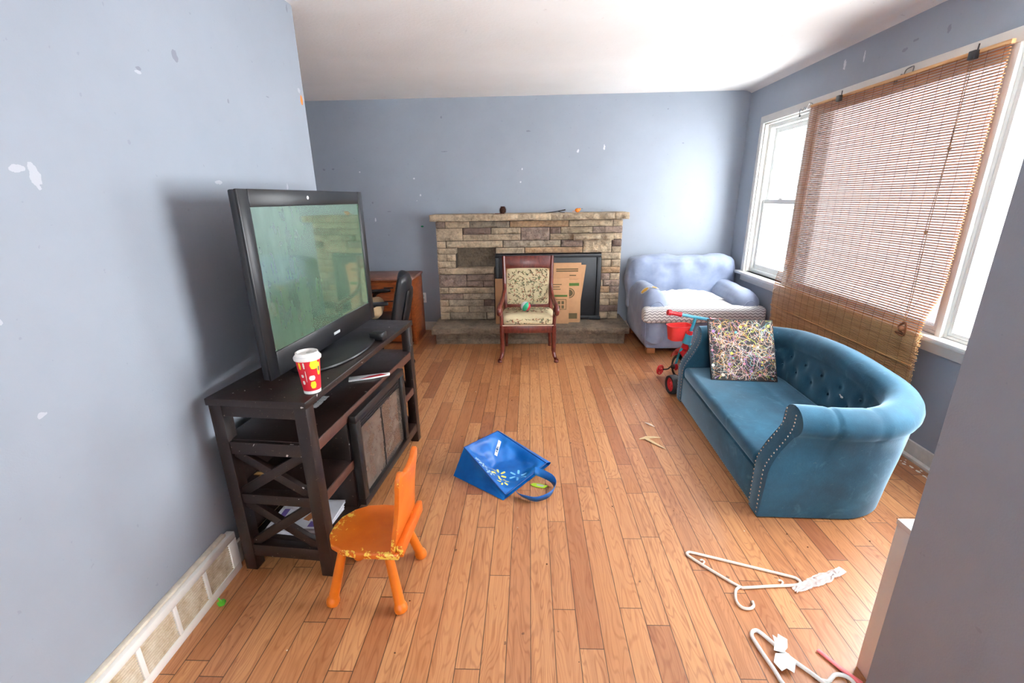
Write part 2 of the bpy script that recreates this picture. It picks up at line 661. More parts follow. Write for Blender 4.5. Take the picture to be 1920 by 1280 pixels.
# ---------------------------------------------------------------- fireplace
def stone_mat():
    t = NT('rough_sandstone')
    o = t.obj()
    a = t.n('ShaderNodeAttribute', attribute_name='tone').outputs['Color']
    n1 = t.noise(o, 9, 6, 0.65)
    n2 = t.noise(o, 45, 5, 0.7)
    k = t.math('ADD', t.math('MULTIPLY', n1, 0.9), t.math('MULTIPLY', n2, 0.7))
    sh = t.ramp(k, [(0.5, (0.34, 0.32, 0.31)), (0.78, (1, 1, 1)), (1.05, (1.4, 1.36, 1.28))])
    col = t.mix(1.0, a, sh, 'MULTIPLY')
    t.bump(t.noise(o, 50, 6, 0.7), 0.9, 0.02)
    return t.set(col, 0.9)


M['stone'] = stone_mat()
TONES = {'t': rgb(180, 161, 136), 'p': rgb(152, 132, 120), 'o': rgb(180, 148, 115), 'g': rgb(160, 146, 128), 'd': rgb(124, 104, 95), 'h': rgb(124, 110, 94)}


class Stones(MB):
    """Split-face blocks; each keeps its tone as a colour attribute."""
    def __init__(self):
        super().__init__()
        self.cl = self.bm.loops.layers.float_color.new('tone')

    def block(self, x0, x1, y0, y1, z0, z1, tone, rough=.012, seed=0, cell=.03, gap=0.0):
        """Split face at y0, on the side toward the room."""
        x0, x1, z0, z1 = x0 + gap, x1 - gap, z0 + gap, z1 - gap
        cell *= .6
        rn = random.Random(int(x0 * 1000) * 31 + int(z0 * 1000) + seed)
        c = TONES[tone]
        j = [v * (0.88 + 0.24 * rn.random()) for v in (1, 1, 1)]
        f_ = 0.85 + 0.3 * rn.random()
        c = (c[0] * f_, c[1] * f_ * (.97 + .03 * j[0]), c[2] * f_ * (.95 + .05 * j[1]), 1)
        t = bmesh.new()
        nx = max(3, int((x1 - x0) / cell) + 2)
        nz = max(3, int((z1 - z0) / cell) + 2)
        e = .006
        V = []
        for i in range(nx):
            row = []
            for k in range(nz):
                u, v = i / (nx - 1), k / (nz - 1)
                x, z = x0 + u * (x1 - x0), z0 + v * (z1 - z0)
                edge = min(u, 1 - u) * (x1 - x0) < e or min(v, 1 - v) * (z1 - z0) < e
                d = 0 if edge else rough * 1.25 * (0.6 + 1.0 * noise.noise(Vector((x * 14 + seed, z * 22, x0 * 7))) + .8 * noise.noise(Vector((x * 44 + z * 20, z * 36, seed))))
                jx = 0 if u in (0, 1) else .3 * cell * noise.noise(Vector((x * 30, z * 30, 3)))
                row.append(t.verts.new((x + jx, y0 - d, z)))
            V.append(row)
        for i in range(nx - 1):
            for k in range(nz - 1):
                t.faces.new((V[i][k], V[i + 1][k], V[i + 1][k + 1], V[i][k + 1]))
        B = {}
        rim = [V[i][0] for i in range(nx)] + [V[-1][k] for k in range(1, nz)] + [V[i][-1] for i in range(nx - 2, -1, -1)] + [V[0][k] for k in range(nz - 2, 0, -1)]
        back = [t.verts.new((v.co.x, y1, v.co.z)) for v in rim]
        n = len(rim)
        for i in range(n):
            t.faces.new((rim[(i + 1) % n], rim[i], back[i], back[(i + 1) % n]))
        t.faces.new(back[::-1])
        n0 = len(self.bm.faces)
        self.add(t)
        self.bm.faces.ensure_lookup_table()
        for f in self.bm.faces[n0:]:
            for lp in f.loops:
                lp[self.cl] = c
        return self


YF, ZH = 4.86, 0.18
fp = thing('fireplace', 'pale split-stone fireplace with thick stone mantel and raised hearth', 'fireplace', (0, YF, 0))
LV = [(1.17, 1.234), (1.104, 1.167), (1.038, 1.101), (.966, 1.034), (.902, .962), (.828, .899), (.754, .825), (.685, .751), (.613, .681),
      (.545, .610), (.475, .541), (.406, .471), (.335, .403), (.264, .332), (.183, .261)]
ROWS = {
    0: 'p-.98,-.883 t-.879,-.624 g-.621,-.206 o-.2,.41 t.416,.865 t.869,.966',
    1: 'd-.694,-.403 t-.397,-.088 d.218,.328 t.332,.659 p.663,.966',
    2: 't-.698,-.09 t.219,.5 t.869,.966',
    3: 't-.98,-.885 t-.878,-.28 g-.274,.33 p.334,.56 d.865,.964',
    4: 't-.98,-.78 t-.355,-.051 o-.047,.56 t.866,.964',
    5: 't-.982,-.883 t-.879,-.784 t.76,.964',
    6: 't-.984,-.788 t.762,.863 t.867,.964',
    7: 't-.984,-.902 o.764,.964',
    8: 'p-.676,-.38 p.766,.857 t.861,.964',
    9: 'p-.679,-.502 p-.498,-.382 t.766,.786 p.79,.966',
    10: 't-.982,-.882 t-.878,-.382 o.764,.861 p.865,.964',
    11: 'p-.983,-.73 g-.726,-.382 t.762,.962',
    12: 't-.984,-.889 g-.885,-.5 d-.496,-.384 t.762,.863 t.867,.96',
    13: 't-.985,-.671 g-.667,-.385 d.762,.96',
    14: 't-.985,-.882 g-.878,-.477 t-.472,-.385 t.762,.853 t.857,.96'}
st = Stones()
for r, txt in ROWS.items():
    for it in txt.split():
        a, b = it[1:].split(',')
        st.block(float(a), float(b), 0, .16, LV[r][0], LV[r][1], it[0], seed=r, gap=.0013)
for a, b, z0, z1, tn in ((-.98, -.701, 1.038, 1.167, 't'), (-.084, .214, 1.038, 1.167, 'p'), (.565, .861, .902, 1.034, 't'), (-.982, -.682, .545, .681, 'p')):
    st.block(a, b, 0, .16, z0, z1, tn, seed=5, gap=.0013)
st.build('stone_facing', M['stone'], fp, 50)
# mortar body with the square niche left open
mort = plain('dark_mortar', rgb(62, 52, 44), 0.95, 0.15, 30)
m = MB()
m.box(-.975, -.785, .012, .225, ZH, 1.235)
m.box(-.785, -.36, .012, .225, .97, 1.235)
m.box(-.785, -.36, .012, .225, ZH, .75)
m.box(-.36, .96, .012, .225, .9, 1.235)
m.box(.755, .96, .012, .225, ZH, .9)
m.box(-.785, .755, .12, .225, ZH, .97)
m.build('mortar', mort, fp)
st = Stones()
st.block(-.786, -.36, .118, .13, .75, .968, 'h', .006, 3, .02)
st.build('niche_back', M['stone'], fp, 50)
st = Stones()
st.block(-.9, -.378, -.035, .12, .692, .752, 't', .01, 9)
st.build('niche_sill', M['stone'], fp, 50)
st = Stones()
st.block(.46, .866, -.075, .02, 1.036, 1.099, 't', .014, 4)
st.build('corbel_shelf', M['stone'], fp, 50)
st = Stones()
for a, b in ((-1.015, -.42), (-.42, .22), (.22, .86), (.86, 1.005)):
    st.block(a, b, -.12, .23, 1.243, 1.308, 't', .012, 11, .025)
st.build('mantel', M['stone'], fp, 50)
st = Stones()
for a, b in ((-1.02, -.3), (-.3, .4), (.4, 1.02)):
    st.block(a, b, -.365, .23, .115, .18, 'h', .012, 13, .03)
st.build('hearth_slab', M['stone'], fp, 50)
st = Stones()
for z0, z1, xs in ((.0, .05, (-.985, -.6, -.1, .3, .7, .985)), (.053, .113, (-.985, -.87, -.35, .12, .62, .985))):
    for a, b in zip(xs, xs[1:]):
        st.block(a + .002, b - .002, -.325, .23, z0, z1, 'h', .01, 17)
st.build('hearth_base', M['stone'], fp, 50)
# black metal cover over the firebox
blk = plain('matt_black_metal', rgb(26, 29, 34), 0.42, 0.25, 12)
m = MB()
m.box(-.362, .758, -.012, .11, .184, .893, .004)
bars_ = [(-.362, .758, .858, .893), (-.362, .758, .184, .225), (-.362, -.32, .225, .858), (.716, .758, .225, .858)]
for a, b, c, d in bars_:
    m.box(a, b, -.03, -.01, c, d, .006)
m.box(.65, .77, -.04, .0, .182, .212, .005)
m.build('firebox_cover', blk, fp)

# things on the mantel
MZ = 1.309
pc = MB()
brn = plain('pine_cone_brown', rgb(74, 40, 26), 0.8, 0.4, 60)
for i in range(9):
    z = .004 + i * .008
    r = .042 * math.sqrt(max(.06, 1 - ((i - 3.4) / 5.6) ** 2))
    n = 11
    for k in range(n):
        a = 2 * pi * (k + .5 * (i % 2)) / n
        d = Vector((cos(a), sin(a), 0))
        sd = Vector((-sin(a), cos(a), 0))
        base = Vector((0, 0, z))
        tip = base + d * r + Vector((0, 0, .008))
        pc.poly([base + d * r * .3 - sd * .003, base + d * r * .8 - sd * .007 + Vector((0, 0, -.001)), tip, base + d * r * .8 + sd * .007 + Vector((0, 0, -.001)), base + d * r * .3 + sd * .003])
pc.ball((0, 0, .036), .032, 2, sc=(1, 1, 1.08))
o = tag(pc.build('pine_cone', brn, loc=(-.268, 4.8, MZ)), 'round brown pine cone standing on the stone mantel', 'pine cone')
m = MB()
m.ball((0, 0, .024), .022, 2, sc=(1.2, .8, .95))
m.ball((.022, 0, .034), .012, 2)
m.bar((.03, 0, .036), (.052, 0, .04), .006, .004, .001, mi=1)
m.bar((-.02, 0, .02), (-.05, 0, .012), .016, .005, .002)
tag(m.build('bird_ornament', [plain('orange_ornament', rgb(232, 128, 34), 0.6), plain('dark_twig', rgb(42, 34, 30), 0.8)], loc=(.49, 4.8, MZ)),
    'small orange bird-like ornament on the right half of the mantel', 'ornament')
m = MB()
m.tube([(0, 0, .004), (.06, .01, .009), (.12, .0, .016), (.2, .01, .03)], [.003, .004, .005, .007], 6)
m.tube([(.12, 0, .016), (.16, -.02, .006), (.19, -.03, .004)], .003, 6)
tag(m.build('twig', plain('burnt_twig', rgb(40, 36, 34), 0.9), loc=(.17, 4.82, MZ)), 'thin dark twig lying on the mantel beside the orange ornament', 'twig')
tag(MB().prism([(-.05, -.014), (-.01, -.02), (.05, -.012), (.03, .016), (-.02, .018)], 0, .006, .002).build('dry_leaf', plain('red_brown_leaf', rgb(96, 44, 34), 0.9), loc=(-.30, 4.79, MZ)),
    'flat red-brown dry leaf under the pine cone on the mantel', 'leaf')

# ---------------------------------------------------------------- flattened cardboard boxes on the hearth
card = plain('brown_cardboard', rgb(178, 134, 96), 0.8, 0.06, 20)
card_d = plain('cardboard_edge', rgb(158, 112, 76), 0.85)
green = plain('green_print', rgb(74, 104, 40), 0.8)
ink = plain('dark_print', rgb(92, 78, 48), 0.8)


def carton(label, x0, x1, yb, yt, h, shear, marks, th=.016):
    """A leaning flat carton: bottom front edge at yb, top at yt, marks (x0, x1, z0, z1, slot)."""
    t = thing('flattened_box', label, 'cardboard box', ((x0 + x1) / 2, yb, ZH + .001), group='flattened boxes in front of the fireplace')
    w = x1 - x0
    ang = math.atan2(yt - yb, h)
    mt = Matrix.Rotation(-ang, 4, 'X') @ Matrix(((1, 0, shear, 0), (0, 1, 0, 0), (0, 0, 1, 0), (0, 0, 0, 1)))
    L = math.hypot(h, yt - yb)
    m = MB()
    m.box(-w / 2, w / 2, 0, th, 0, L, .002, mat=mt)
    for a, b, c, d, k in marks:
        if k == 2:      # ring stamp
            cx, cz, r = (a + b) / 2, (c + d) / 2, (b - a) / 2
            for r0, r1 in ((r, r * .82), (r * .7, .0)):
                for i in range(24):
                    p = [(cx + rr * cos(2 * pi * j / 24), -.0012, cz + rr * .9 * sin(2 * pi * j / 24)) for rr, j in ((r0, i), (r0, i + 1), (r1, i + 1), (r1, i))]
                    m.poly([mt @ Vector(q) for q in p][: 3 if r1 == 0 else 4], 2)
        elif k == 3:    # outlined stamp with two lines of bold print
            for q in ((a, b, d - .006, d), (a, b, c, c + .006), (a, a + .006, c, d), (b - .006, b, c, d)):
                m.poly([mt @ Vector(v) for v in ((q[0], -.0012, q[2]), (q[1], -.0012, q[2]), (q[1], -.0012, q[3]), (q[0], -.0012, q[3]))], 2)
            n = 5
            for row in (0, 1):
                for i in range(n):
                    u0 = a + .012 + (b - a - .024) * i / n
                    u1 = u0 + (b - a - .024) / n * .7
                    z0 = c + .012 + row * (d - c - .02) / 2
                    m.poly([mt @ Vector(v) for v in ((u0, -.0012, z0), (u1, -.0012, z0), (u1, -.0012, z0 + (d - c) * .3), (u0, -.0012, z0 + (d - c) * .3))], 2)
        else:
            m.poly([mt @ Vector(v) for v in ((a, -.0012, c), (b, -.0012, c), (b, -.0012, d), (a, -.0012, d))], k + 1)
    m.build('panel', [card, green, ink], t)
    return t


carton('brown flat carton leaning crooked at the back right of the carton stack', .02, .52, 4.775, 4.81, .6, .13, [(.14, .19, .42, .48, 0)])
carton('tallest brown flat carton leaning on the black firebox cover', -.26, .545, 4.75, 4.79, .625, 0.0,
       [(.14, .37, .555, .567, 1), (.14, .37, .535, .547, 1), (.28, .35, .49, .5, 1), (-.04, .05, .42, .5, 2), (.15, .37, .45, .455, 1)])
carton('narrow brown flat carton with a round green stamp, behind the front carton', .08, .535, 4.715, 4.755, .455, 0.0,
       [(.06, .215, .39, .42, 0), (.05, .17, .26, .37, 2), (.02, .10, .17, .24, 3), (.05, .2, .04, .1, 1)])
carton('wide brown flat carton in front of the others behind the wooden armchair', -.36, .415, 4.665, 4.72, .475, 0.0,
       [(.2, .37, .285, .305, 0), (.14, .36, .15, .26, 3), (.13, .31, .41, .418, 1), (.13, .29, .385, .393, 1), (.13, .3, .36, .368, 1), (-.31, -.24, .29, .36, 0), (.14, .24, .06, .12, 3)])

# ---------------------------------------------------------------- wooden chair with floral upholstery
mahog = NT('red_mahogany')
_o = mahog.obj()
_s = mahog.sep(_o)
_n = mahog.noise(mahog.comb(mahog.math('MULTIPLY', _s[0], 14), mahog.math('MULTIPLY', _s[1], 14), mahog.math('MULTIPLY', _s[2], 5)), 3.0, 4, .6)
mahog = mahog.set(mahog.ramp(_n, [(.3, rgb(74, 26, 20)), (.7, rgb(118, 48, 36))]), .32)
cream = plain('cream_tapestry', rgb(206, 190, 152), .9, .1, 12, .3, 300)
leaf_cols = [plain('leaf_dark_green', rgb(92, 98, 74), .9), plain('leaf_brown', rgb(112, 86, 66), .9), plain('leaf_red', rgb(150, 84, 62), .9), plain('leaf_sage', rgb(132, 138, 96), .9)]
piping = plain('cream_piping', rgb(208, 180, 158), .8)
ch = thing('wooden_armchair', 'old red-brown wooden armchair with cream floral upholstery before the fireplace', 'chair', (-.015, 4.2, 0))


def leaves(m, fn, n, seed, big=1.0):
    rn = random.Random(seed)
    for i in range(n):
        u, v, a = rn.random(), rn.random(), rn.random() * pi
        L, W = big * (.011 + .009 * rn.random()), big * (.0032 + .002 * rn.random())
        k = rn.choice((1, 1, 2, 2, 3, 4))
        ps = []
        for q in ((-L, 0), (-L * .2, W), (L, 0), (-L * .2, -W)):
            ps.append(fn(u, v, q[0] * cos(a) - q[1] * sin(a), q[0] * sin(a) + q[1] * cos(a)))
        m.poly(ps, k)


for s in (-1, 1):
    m = MB()
    m.tube(smooth_path([(s * .24, -.17, .34), (s * .24, -.17, .2), (s * .238, -.165, .1), (s * .246, -.18, .05), (s * .258, -.205, .022), (s * .264, -.232, .016)], 5),
           [.021] * 11 + [.018] * 6 + [.015] * 6 + [.019] * 3, 10)
    m.lathe([(0, 0), (.02, 0), (.022, .008), (.016, .02), (0, .022)], 14, mat=Matrix.Translation((s * .262, -.225, 0)))
    m.build('front_leg', mahog, ch)
    m = MB()
    m.tube([(s * .215, .19, .36), (s * .218, .23, .18), (s * .222, .272, .0)], [.02, .018, .015], 8)
    m.build('rear_leg', mahog, ch)
    m = MB()
    m.tube([(s * .218, .17, .33), (s * .222, .19, .5), (s * .228, .21, .7), (s * .235, .245, .925)], [.021, .021, .02, .017], 8)
    m.build('back_post', mahog, ch)
    m = MB()
    p = smooth_path([(s * .224, .195, .66), (s * .228, .15, .60), (s * .236, .06, .555), (s * .248, -.06, .53), (s * .258, -.15, .515), (s * .262, -.2, .485), (s * .26, -.195, .455), (s * .256, -.172, .46)], 5)
    m.tube(p, [.017 + .006 * min(1, i / 20) for i in range(len(p))], 10)
    m.tube(smooth_path([(s * .25, -.15, .50), (s * .244, -.16, .42), (s * .24, -.165, .33)], 5), [.017] * 11, 8)
    m.build('armrest', mahog, ch)
MB().box(-.222, .222, -.185, -.155, .27, .335, .005).build('front_rail', mahog, ch)
m = MB()
for s in (-1, 1):
    m.box(s * .228 - .012, s * .228 + .012, -.16, .2, .275, .335, .003)
m.box(-.21, .21, .17, .195, .275, .335, .003)
m.build('seat_frame', mahog, ch)


def backp(z):
    return .19 + (z - .46) * .13


m = MB()
m.rbox(-.232, .232, .16, .2, .335, .345, .004, 4)
m.rbox(-.235, .235, -.18, .2, .335, .43, .035, 12, .018)
leaves(m, lambda u, v, dx, dy: Vector((-.2 + u * .4 + dx, -.1 + v * .22 + dy, .4520 - .5 * ((u - .5) ** 2 + (v - .45) ** 2) * .04 + .0012)), 130, 4, 1.7)
leaves(m, lambda u, v, dx, dy: Vector((-.2 + u * .4 + dx, -.1965 + (u - .5) ** 2 * .02 , .362 + v * .045 + dy)), 70, 5)
m.build('seat_cushion', [cream] + leaf_cols, ch)
m = MB()
m.tube([(-.236, -.183, .342), (.236, -.183, .342)], .006, 6)
m.build('seat_piping', piping, ch)
m = MB()
m.rbox(-.205, .205, -.02, .02, 0, .345, .015, 10, .012, mat=Matrix.Translation((0, backp(.46), .46)) @ Matrix.Rotation(-.13, 4, 'X'))
leaves(m, lambda u, v, dx, dy: Vector((-.19 + u * .38 + dx, backp(.46 + v * .33) - .0345 + .03 * ((u - .5) ** 2 + (v - .5) ** 2), .472 + v * .325 + dy)), 300, 6)
m.build('back_panel', [cream] + leaf_cols, ch)
m = MB()
m.box(-.224, .224, -.014, .014, 0, .118, .008, mat=Matrix.Translation((0, backp(.805), .808)) @ Matrix.Rotation(-.13, 4, 'X'))
m.build('crest_rail', mahog, ch)
MB().box(-.215, .215, backp(.44) - .014, backp(.44) + .014, .415, .462, .004).build('lower_back_rail', mahog, ch)

m = MB()
fb = bmesh.new()
bmesh.ops.create_uvsphere(fb, u_segments=24, v_segments=14, radius=.046)
for f in fb.faces:
    a = math.atan2(f.calc_center_median().y, f.calc_center_median().x) + pi
    f.material_index = int(a / (2 * pi) * 6) % 3
m.add(fb, mat=Matrix.Rotation(.5, 4, 'Y') @ Matrix.Rotation(2.05, 4, 'Z'))
tag(m.build('ball', [plain('ball_red', rgb(176, 34, 52), .5), plain('ball_white', rgb(230, 236, 236), .5), plain('ball_green', rgb(24, 150, 108), .5)], loc=(-.035, 4.13, .496)),
    'small red, white and green ball on the seat of the wooden armchair', 'ball')

# ---------------------------------------------------------------- blue upholstered armchair
def denim_mat():
    t = NT('faded_blue_twill')
    o = t.obj()
    n = t.noise(o, 5, 5, .6)
    n2 = t.noise(o, 2.2, 3, .6)
    col = t.ramp(n, [(.3, rgb(116, 127, 152)), (.7, rgb(144, 155, 178))])
    col = t.mix(t.math('MULTIPLY', t.step(n2, .52, .75), .45), col, rgb(186, 194, 212))
    t.bump(t.noise(o, 240, 2), .2, .002)
    return t.set(col, .9, Sheen_Weight=.2)


def chevron_mat():
    t = NT('grey_white_chevron')
    o = t.obj()
    s = t.sep(o)
    zz = t.math('ABSOLUTE', t.math('SUBTRACT', t.math('FRACT', t.math('MULTIPLY', s[0], 22)), .5))
    c = t.math('ADD', t.math('ADD', s[1], s[2]), t.math('MULTIPLY', zz, .028))
    f = t.math('FRACT', t.math('MULTIPLY', c, 36))
    k = t.math('LESS_THAN', f, .45)
    col = t.mix(k, rgb(232, 230, 228), rgb(160, 156, 156))
    return t.set(col, .9)


denim = denim_mat()
chev = chevron_mat()
ac = thing('upholstered_armchair', 'wide faded blue upholstered armchair in the corner by the window', 'armchair', (1.085, 4.13, 0))
MB().rbox(.03, 1.03, .06, .9, .05, .36, .03, 8).build('base', denim, ac)


def slump(p, u):
    # loose cover: the upper edge sags and creases
    z = p.z
    if u.z > 0:
        p.z += .012 * sin(p.x * 9.0) * u.z - .02 * (1 - abs(u.x)) ** 2 * 0
        p.y -= .02 * u.z * noise.noise(Vector((p.x * 7, 0, 3)))
        p.y -= .022 * u.z * abs(noise.noise(Vector((p.x * 15 + p.z * 6, p.z * 3, 8))))
        p.z -= .012 * u.z * abs(noise.noise(Vector((p.x * 22, 1, 5))))
    return p


m = MB()
m.rbox(-.01, 1.06, .69, .89, .30, .835, .04, 30, .035, .03, 6.0, 2, fn=slump)
m.build('back_cushion', denim, ac)
for s, a, b in ((0, -.005, .215), (1, .845, 1.065)):
    m = MB()
    def armfn(p, u, a=a, b=b):
        # the arm drops and rounds over toward the front
        k = max(0.0, (.22 - p.y) / .22)
        if u.z > -0.5:
            p.z -= .10 * k * k
        return p
    m.rbox(a, b, .03, .88, .06, .60, .1, 18, .015, .012, 6, s, fn=armfn)
    o_arm = m.build('armrest', denim, ac)
    m = MB()
    m.tube(smooth_path([(a + .015, .022, .1), (a + .012, .024, .38), (a + .06, .034, .49), ((a + b) / 2, .045, .52), (b - .06, .034, .49), (b - .012, .024, .38)], 6), .0045, 6)
    m.build('arm_piping', denim, o_arm)
    if s == 0:
        m = MB()
        def patch(cx, cy, r, seed):
            pts = []
            for k in range(14):
                an = 2 * pi * k / 14
                q = r * (1 + .35 * noise.noise(Vector((cos(an) * 2, sin(an) * 2, seed))))
                pts.append((cx + q * cos(an), cy + q * 1.3 * sin(an)))
            return pts
        for cx, cy, r, sd, mi in ((.04, .24, .045, 1, 1), (.035, .235, .032, 7, 0), (.125, .24, .034, 3, 1), (.12, .24, .02, 9, 0)):
            t_ = []
            for x, y in patch(cx, cy, r, sd):
                th = R(90) + (.105 - x) / .10
                k = max(0, (.22 - y) / .22)
                q = .121 + (.003 if mi == 0 else 0)
                t_.append((.105 + q * cos(th), y, .5 + q * sin(th) - .1 * k * k))
            m.poly(t_, mi)
        m.build('torn_patch', [plain('yellow_foam', rgb(226, 178, 70), .9), plain('frayed_white_lining', rgb(222, 224, 230), .9)], o_arm)['label'] = 'torn hole showing yellow foam'
m = MB()
tp = [(-.03, -.03), (1.09, -.03), (1.09, .10), (.85, .13), (.85, .72), (.21, .72), (.21, .13), (-.03, .10)]
m.prism(tp, .325, .475, .045, 4)
m.build('seat_cushion', chev, ac)
m = MB()
for x, y in ((.09, .12), (.97, .12), (.09, .82), (.97, .82)):
    m.box(x - .04, x + .04, y - .04, y + .04, 0, .055, .004)
fo = m.bm
for i, (x, y) in enumerate(((.09, .12), (.97, .12), (.09, .82), (.97, .82))):
    MB().box(x - .04, x + .04, y - .04, y + .04, 0, .055, .004).build('foot', plain('wooden_foot', rgb(150, 92, 50), .6), ac) if i == 0 else MB().box(x - .04, x + .04, y - .04, y + .04, 0, .055, .004).build('foot', bpy.data.materials['wooden_foot'], ac)
m = MB()


def sheet(u, v):
    x, y = .23 + u * .60, .33 + v * .36
    h = .035 * noise.noise(Vector((x * 6, y * 7, 1))) + .02 * noise.noise(Vector((x * 15, y * 16, 4)))
    e = min(1, min(u, 1 - u) * 6) * min(1, min(v, 1 - v) * 5)
    return Vector((x + .02 * noise.noise(Vector((y * 6, 3, x))), y, .448 + e * (.03 + abs(h)) + .03))


m.grid(sheet, 40, 36)
tag(m.build('bed_sheet', plain('white_cotton', rgb(236, 235, 233), .9, .05), loc=(1.085, 4.13, 0), sharp=None), 'crumpled white sheet lying on the seat of the blue armchair', 'sheet')

# ---------------------------------------------------------------- teal curved loveseat
def velvet_mat():
    t = NT('teal_velvet')
    o = t.obj()
    n = t.noise(o, 4.0, 5, .65)
    col = t.ramp(n, [(.3, rgb(17, 58, 78)), (.55, rgb(26, 78, 101)), (.75, rgb(40, 96, 122))])
    d = t.noise(o, 55, 4, .7)
    col = t.mix(t.math('MULTIPLY', t.step(d, .64, .76), .3), col, rgb(130, 138, 136))
    s = t.noise(o, 9, 4, .7, 1.0)
    col = t.mix(t.math('MULTIPLY', t.step(s, .56, .74), .3), col, rgb(86, 130, 150))
    t.bump(t.noise(o, 150, 3), .15, .003)
    return t.set(col, .85, Sheen_Weight=.75, Sheen_Roughness=.35, Sheen_Tint=(.55, .8, 1.0, 1))


velvet = velvet_mat()
nail = plain('silver_nailhead', rgb(214, 216, 214), .25, .02, Metallic=1.0)
so = thing('loveseat', 'teal velvet loveseat with curved tufted back and nailhead trim', 'sofa', (1.07, 1.832, 0), -.03)
SL, SR, SX = 1.36, .32, .69           # length, corner radius, depth at the base


def sofa_path(t):
    """t in 0..1 from the near arm front round the back to the far arm front: point and outward normal."""
    s1 = SX - SR
    arc = SR * pi / 2
    s2 = SL - 2 * SR
    tot = 2 * s1 + 2 * arc + s2
    d = t * tot
    if d < s1:
        return Vector((d, 0)), Vector((0, -1))
    d -= s1
    if d < arc:
        a = d / SR
        return Vector((s1 + SR * sin(a), SR - SR * cos(a))), Vector((sin(a), -cos(a)))
    d -= arc
    if d < s2:
        return Vector((SX, SR + d)), Vector((1, 0))
    d -= s2
    if d < arc:
        a = pi / 2 - d / SR
        return Vector((s1 + SR * sin(a), SL - SR + SR * cos(a))), Vector((sin(a), cos(a)))
    d -= arc
    return Vector((s1 - d, SL)), Vector((0, 1))


def roll_h(t):
    k = max(0, 1 - abs(t - .5) / .36)
    return .568 + .062 * (k * k * (3 - 2 * k))


def front_x(z):
    if z < .24:
        return 0.0
    if z < .5:
        k = (z - .24) / .26
        return .1 * (k * k * (3 - 2 * k)) 
    return .1


TUFT = []
for i in range(8):
    for row in (0, 1):
        TUFT.append((.24 + .52 * (i + .5 * row) / 7.5, .36 if row else .44))


def section(t):
    h = roll_h(t)
    r = .075
    cz = h - r
    fk = max(0.0, 1 - min(t, 1 - t) / .13)
    fk = fk * fk * (3 - 2 * fk)
    for sm in (.085, .165, .835, .915):
        r -= .006 * math.exp(-((t - sm) / .0045) ** 2)
    pts = [(0, .008), (.006, .06), (.012, .12), (.022, .2), (.033 - .012 * fk, .28), (.042 - .03 * fk, .36)]
    for k in range(15):
        a = R(-50 + 255 * k / 14)
        pts.append((r * cos(a) * 1.05 - .03 * fk, cz + r * sin(a)))
    z0 = cz + r * sin(R(205)) - .012
    for k in range(13):
        pts.append((-.07 - .028 * fk * (1 - k / 12) - .022 * sin(pi * .5 * min(1, k / 8)), z0 + (.25 - z0) * k / 12))
    pts.append((-.095, .18))
    pts.append((-.095, .008))
    return pts


NP = 150
m = MB()
tb = bmesh.new()
rings = []
for i in range(NP):
    t = i / (NP - 1)
    p, n = sofa_path(t)
    sec = section(t)
    ring = []
    for j, (nn, z) in enumerate(sec):
        if 21 <= j <= 34:
            for tt, tz in TUFT:
                d2 = ((t - tt) * 2.6 / .032) ** 2 + ((z - tz) / .03) ** 2
                nn += .02 * math.exp(-d2)
            # pleats between the buttons
            nn += .004 * abs(sin((t - .24) / .52 * 7.5 * pi)) if .2 < t < .8 else 0
        q = p + n * nn
        x = q.x
        if t < .12 or t > .88:
            k = max(0, 1 - min(t, 1 - t) / .12)
            x = x + (front_x(z)) * k
        ring.append(tb.verts.new((x, q.y, z)))
    rings.append(ring)
ns = len(rings[0])
for a, b in zip(rings, rings[1:]):
    for j in range(ns):
        tb.faces.new((a[j], a[(j + 1) % ns], b[(j + 1) % ns], b[j]))
m.add(tb)
for t0 in (0.0, 1.0):                       # upholstered front panels of the two arms
    sec = section(t0)
    it = max(range(len(sec)), key=lambda j: sec[j][1])
    out_, inn = sec[:it + 1], sec[it:][::-1]

    def at_z(pl, z):
        for (n0, z0), (n1, z1) in zip(pl, pl[1:]):
            if (z0 <= z <= z1) and z1 > z0:
                return n0 + (n1 - n0) * (z - z0) / (z1 - z0)
        return pl[-1][0]

    zt = sec[it][1] - .0005
    pth, nrm = sofa_path(t0)

    def capf(u, v, out_=out_, inn=inn, zt=zt, pth=pth, nrm=nrm):
        z = .008 + (zt - .008) * v
        a, b = at_z(out_, z), at_z(inn, z)
        n_ = a + (b - a) * u
        q_ = pth + nrm * n_
        return Vector((front_x(z) - .004 * sin(pi * u), q_.y, z))
    m.grid(capf, 7, 40)
m.build('back_and_arms', velvet, so, 40, normals=True)
MB().box(.004, .06, .085, SL - .085, .012, .2, .012).build('front_rail', velvet, so)
m = MB()
sp = [(.0, .1), (.36, .1)]
for k in range(7):
    a = k / 6 * pi / 2
    sp.append((.36 + .235 * sin(a), .335 - .235 * cos(a)))
for k in range(7):
    a = pi / 2 - k / 6 * pi / 2
    sp.append((.36 + .235 * sin(a), SL - .335 + .235 * cos(a)))
sp += [(.36, SL - .1), (.0, SL - .1)]
m.prism(sp, .205, .288, .03, 4)
m.build('seat_cushion', velvet, so)
MB().prism([(x * .97 + .03, .04 + y * .945) for x, y in sp], .02, .206).build('seat_deck', velvet, so)
m = MB()
N_ = []
y = .015
while y < SL:
    N_.append((-.001, y, .024))
    y += .0225
for s in (0, 1):
    for off in (.01, .088):
        z = .05
        pr = None
        while z < .535:
            yy = off if s == 0 else SL - off
            w = 0.0
            N_.append((front_x(z) - .004, yy + (w if s == 0 else -w), z))
            z += .0225 if z < .26 else .017
for p in N_:
    m.ball(p, .0052, 1, sc=(.6, 1, 1))
m.build('nailhead_trim', nail, so)
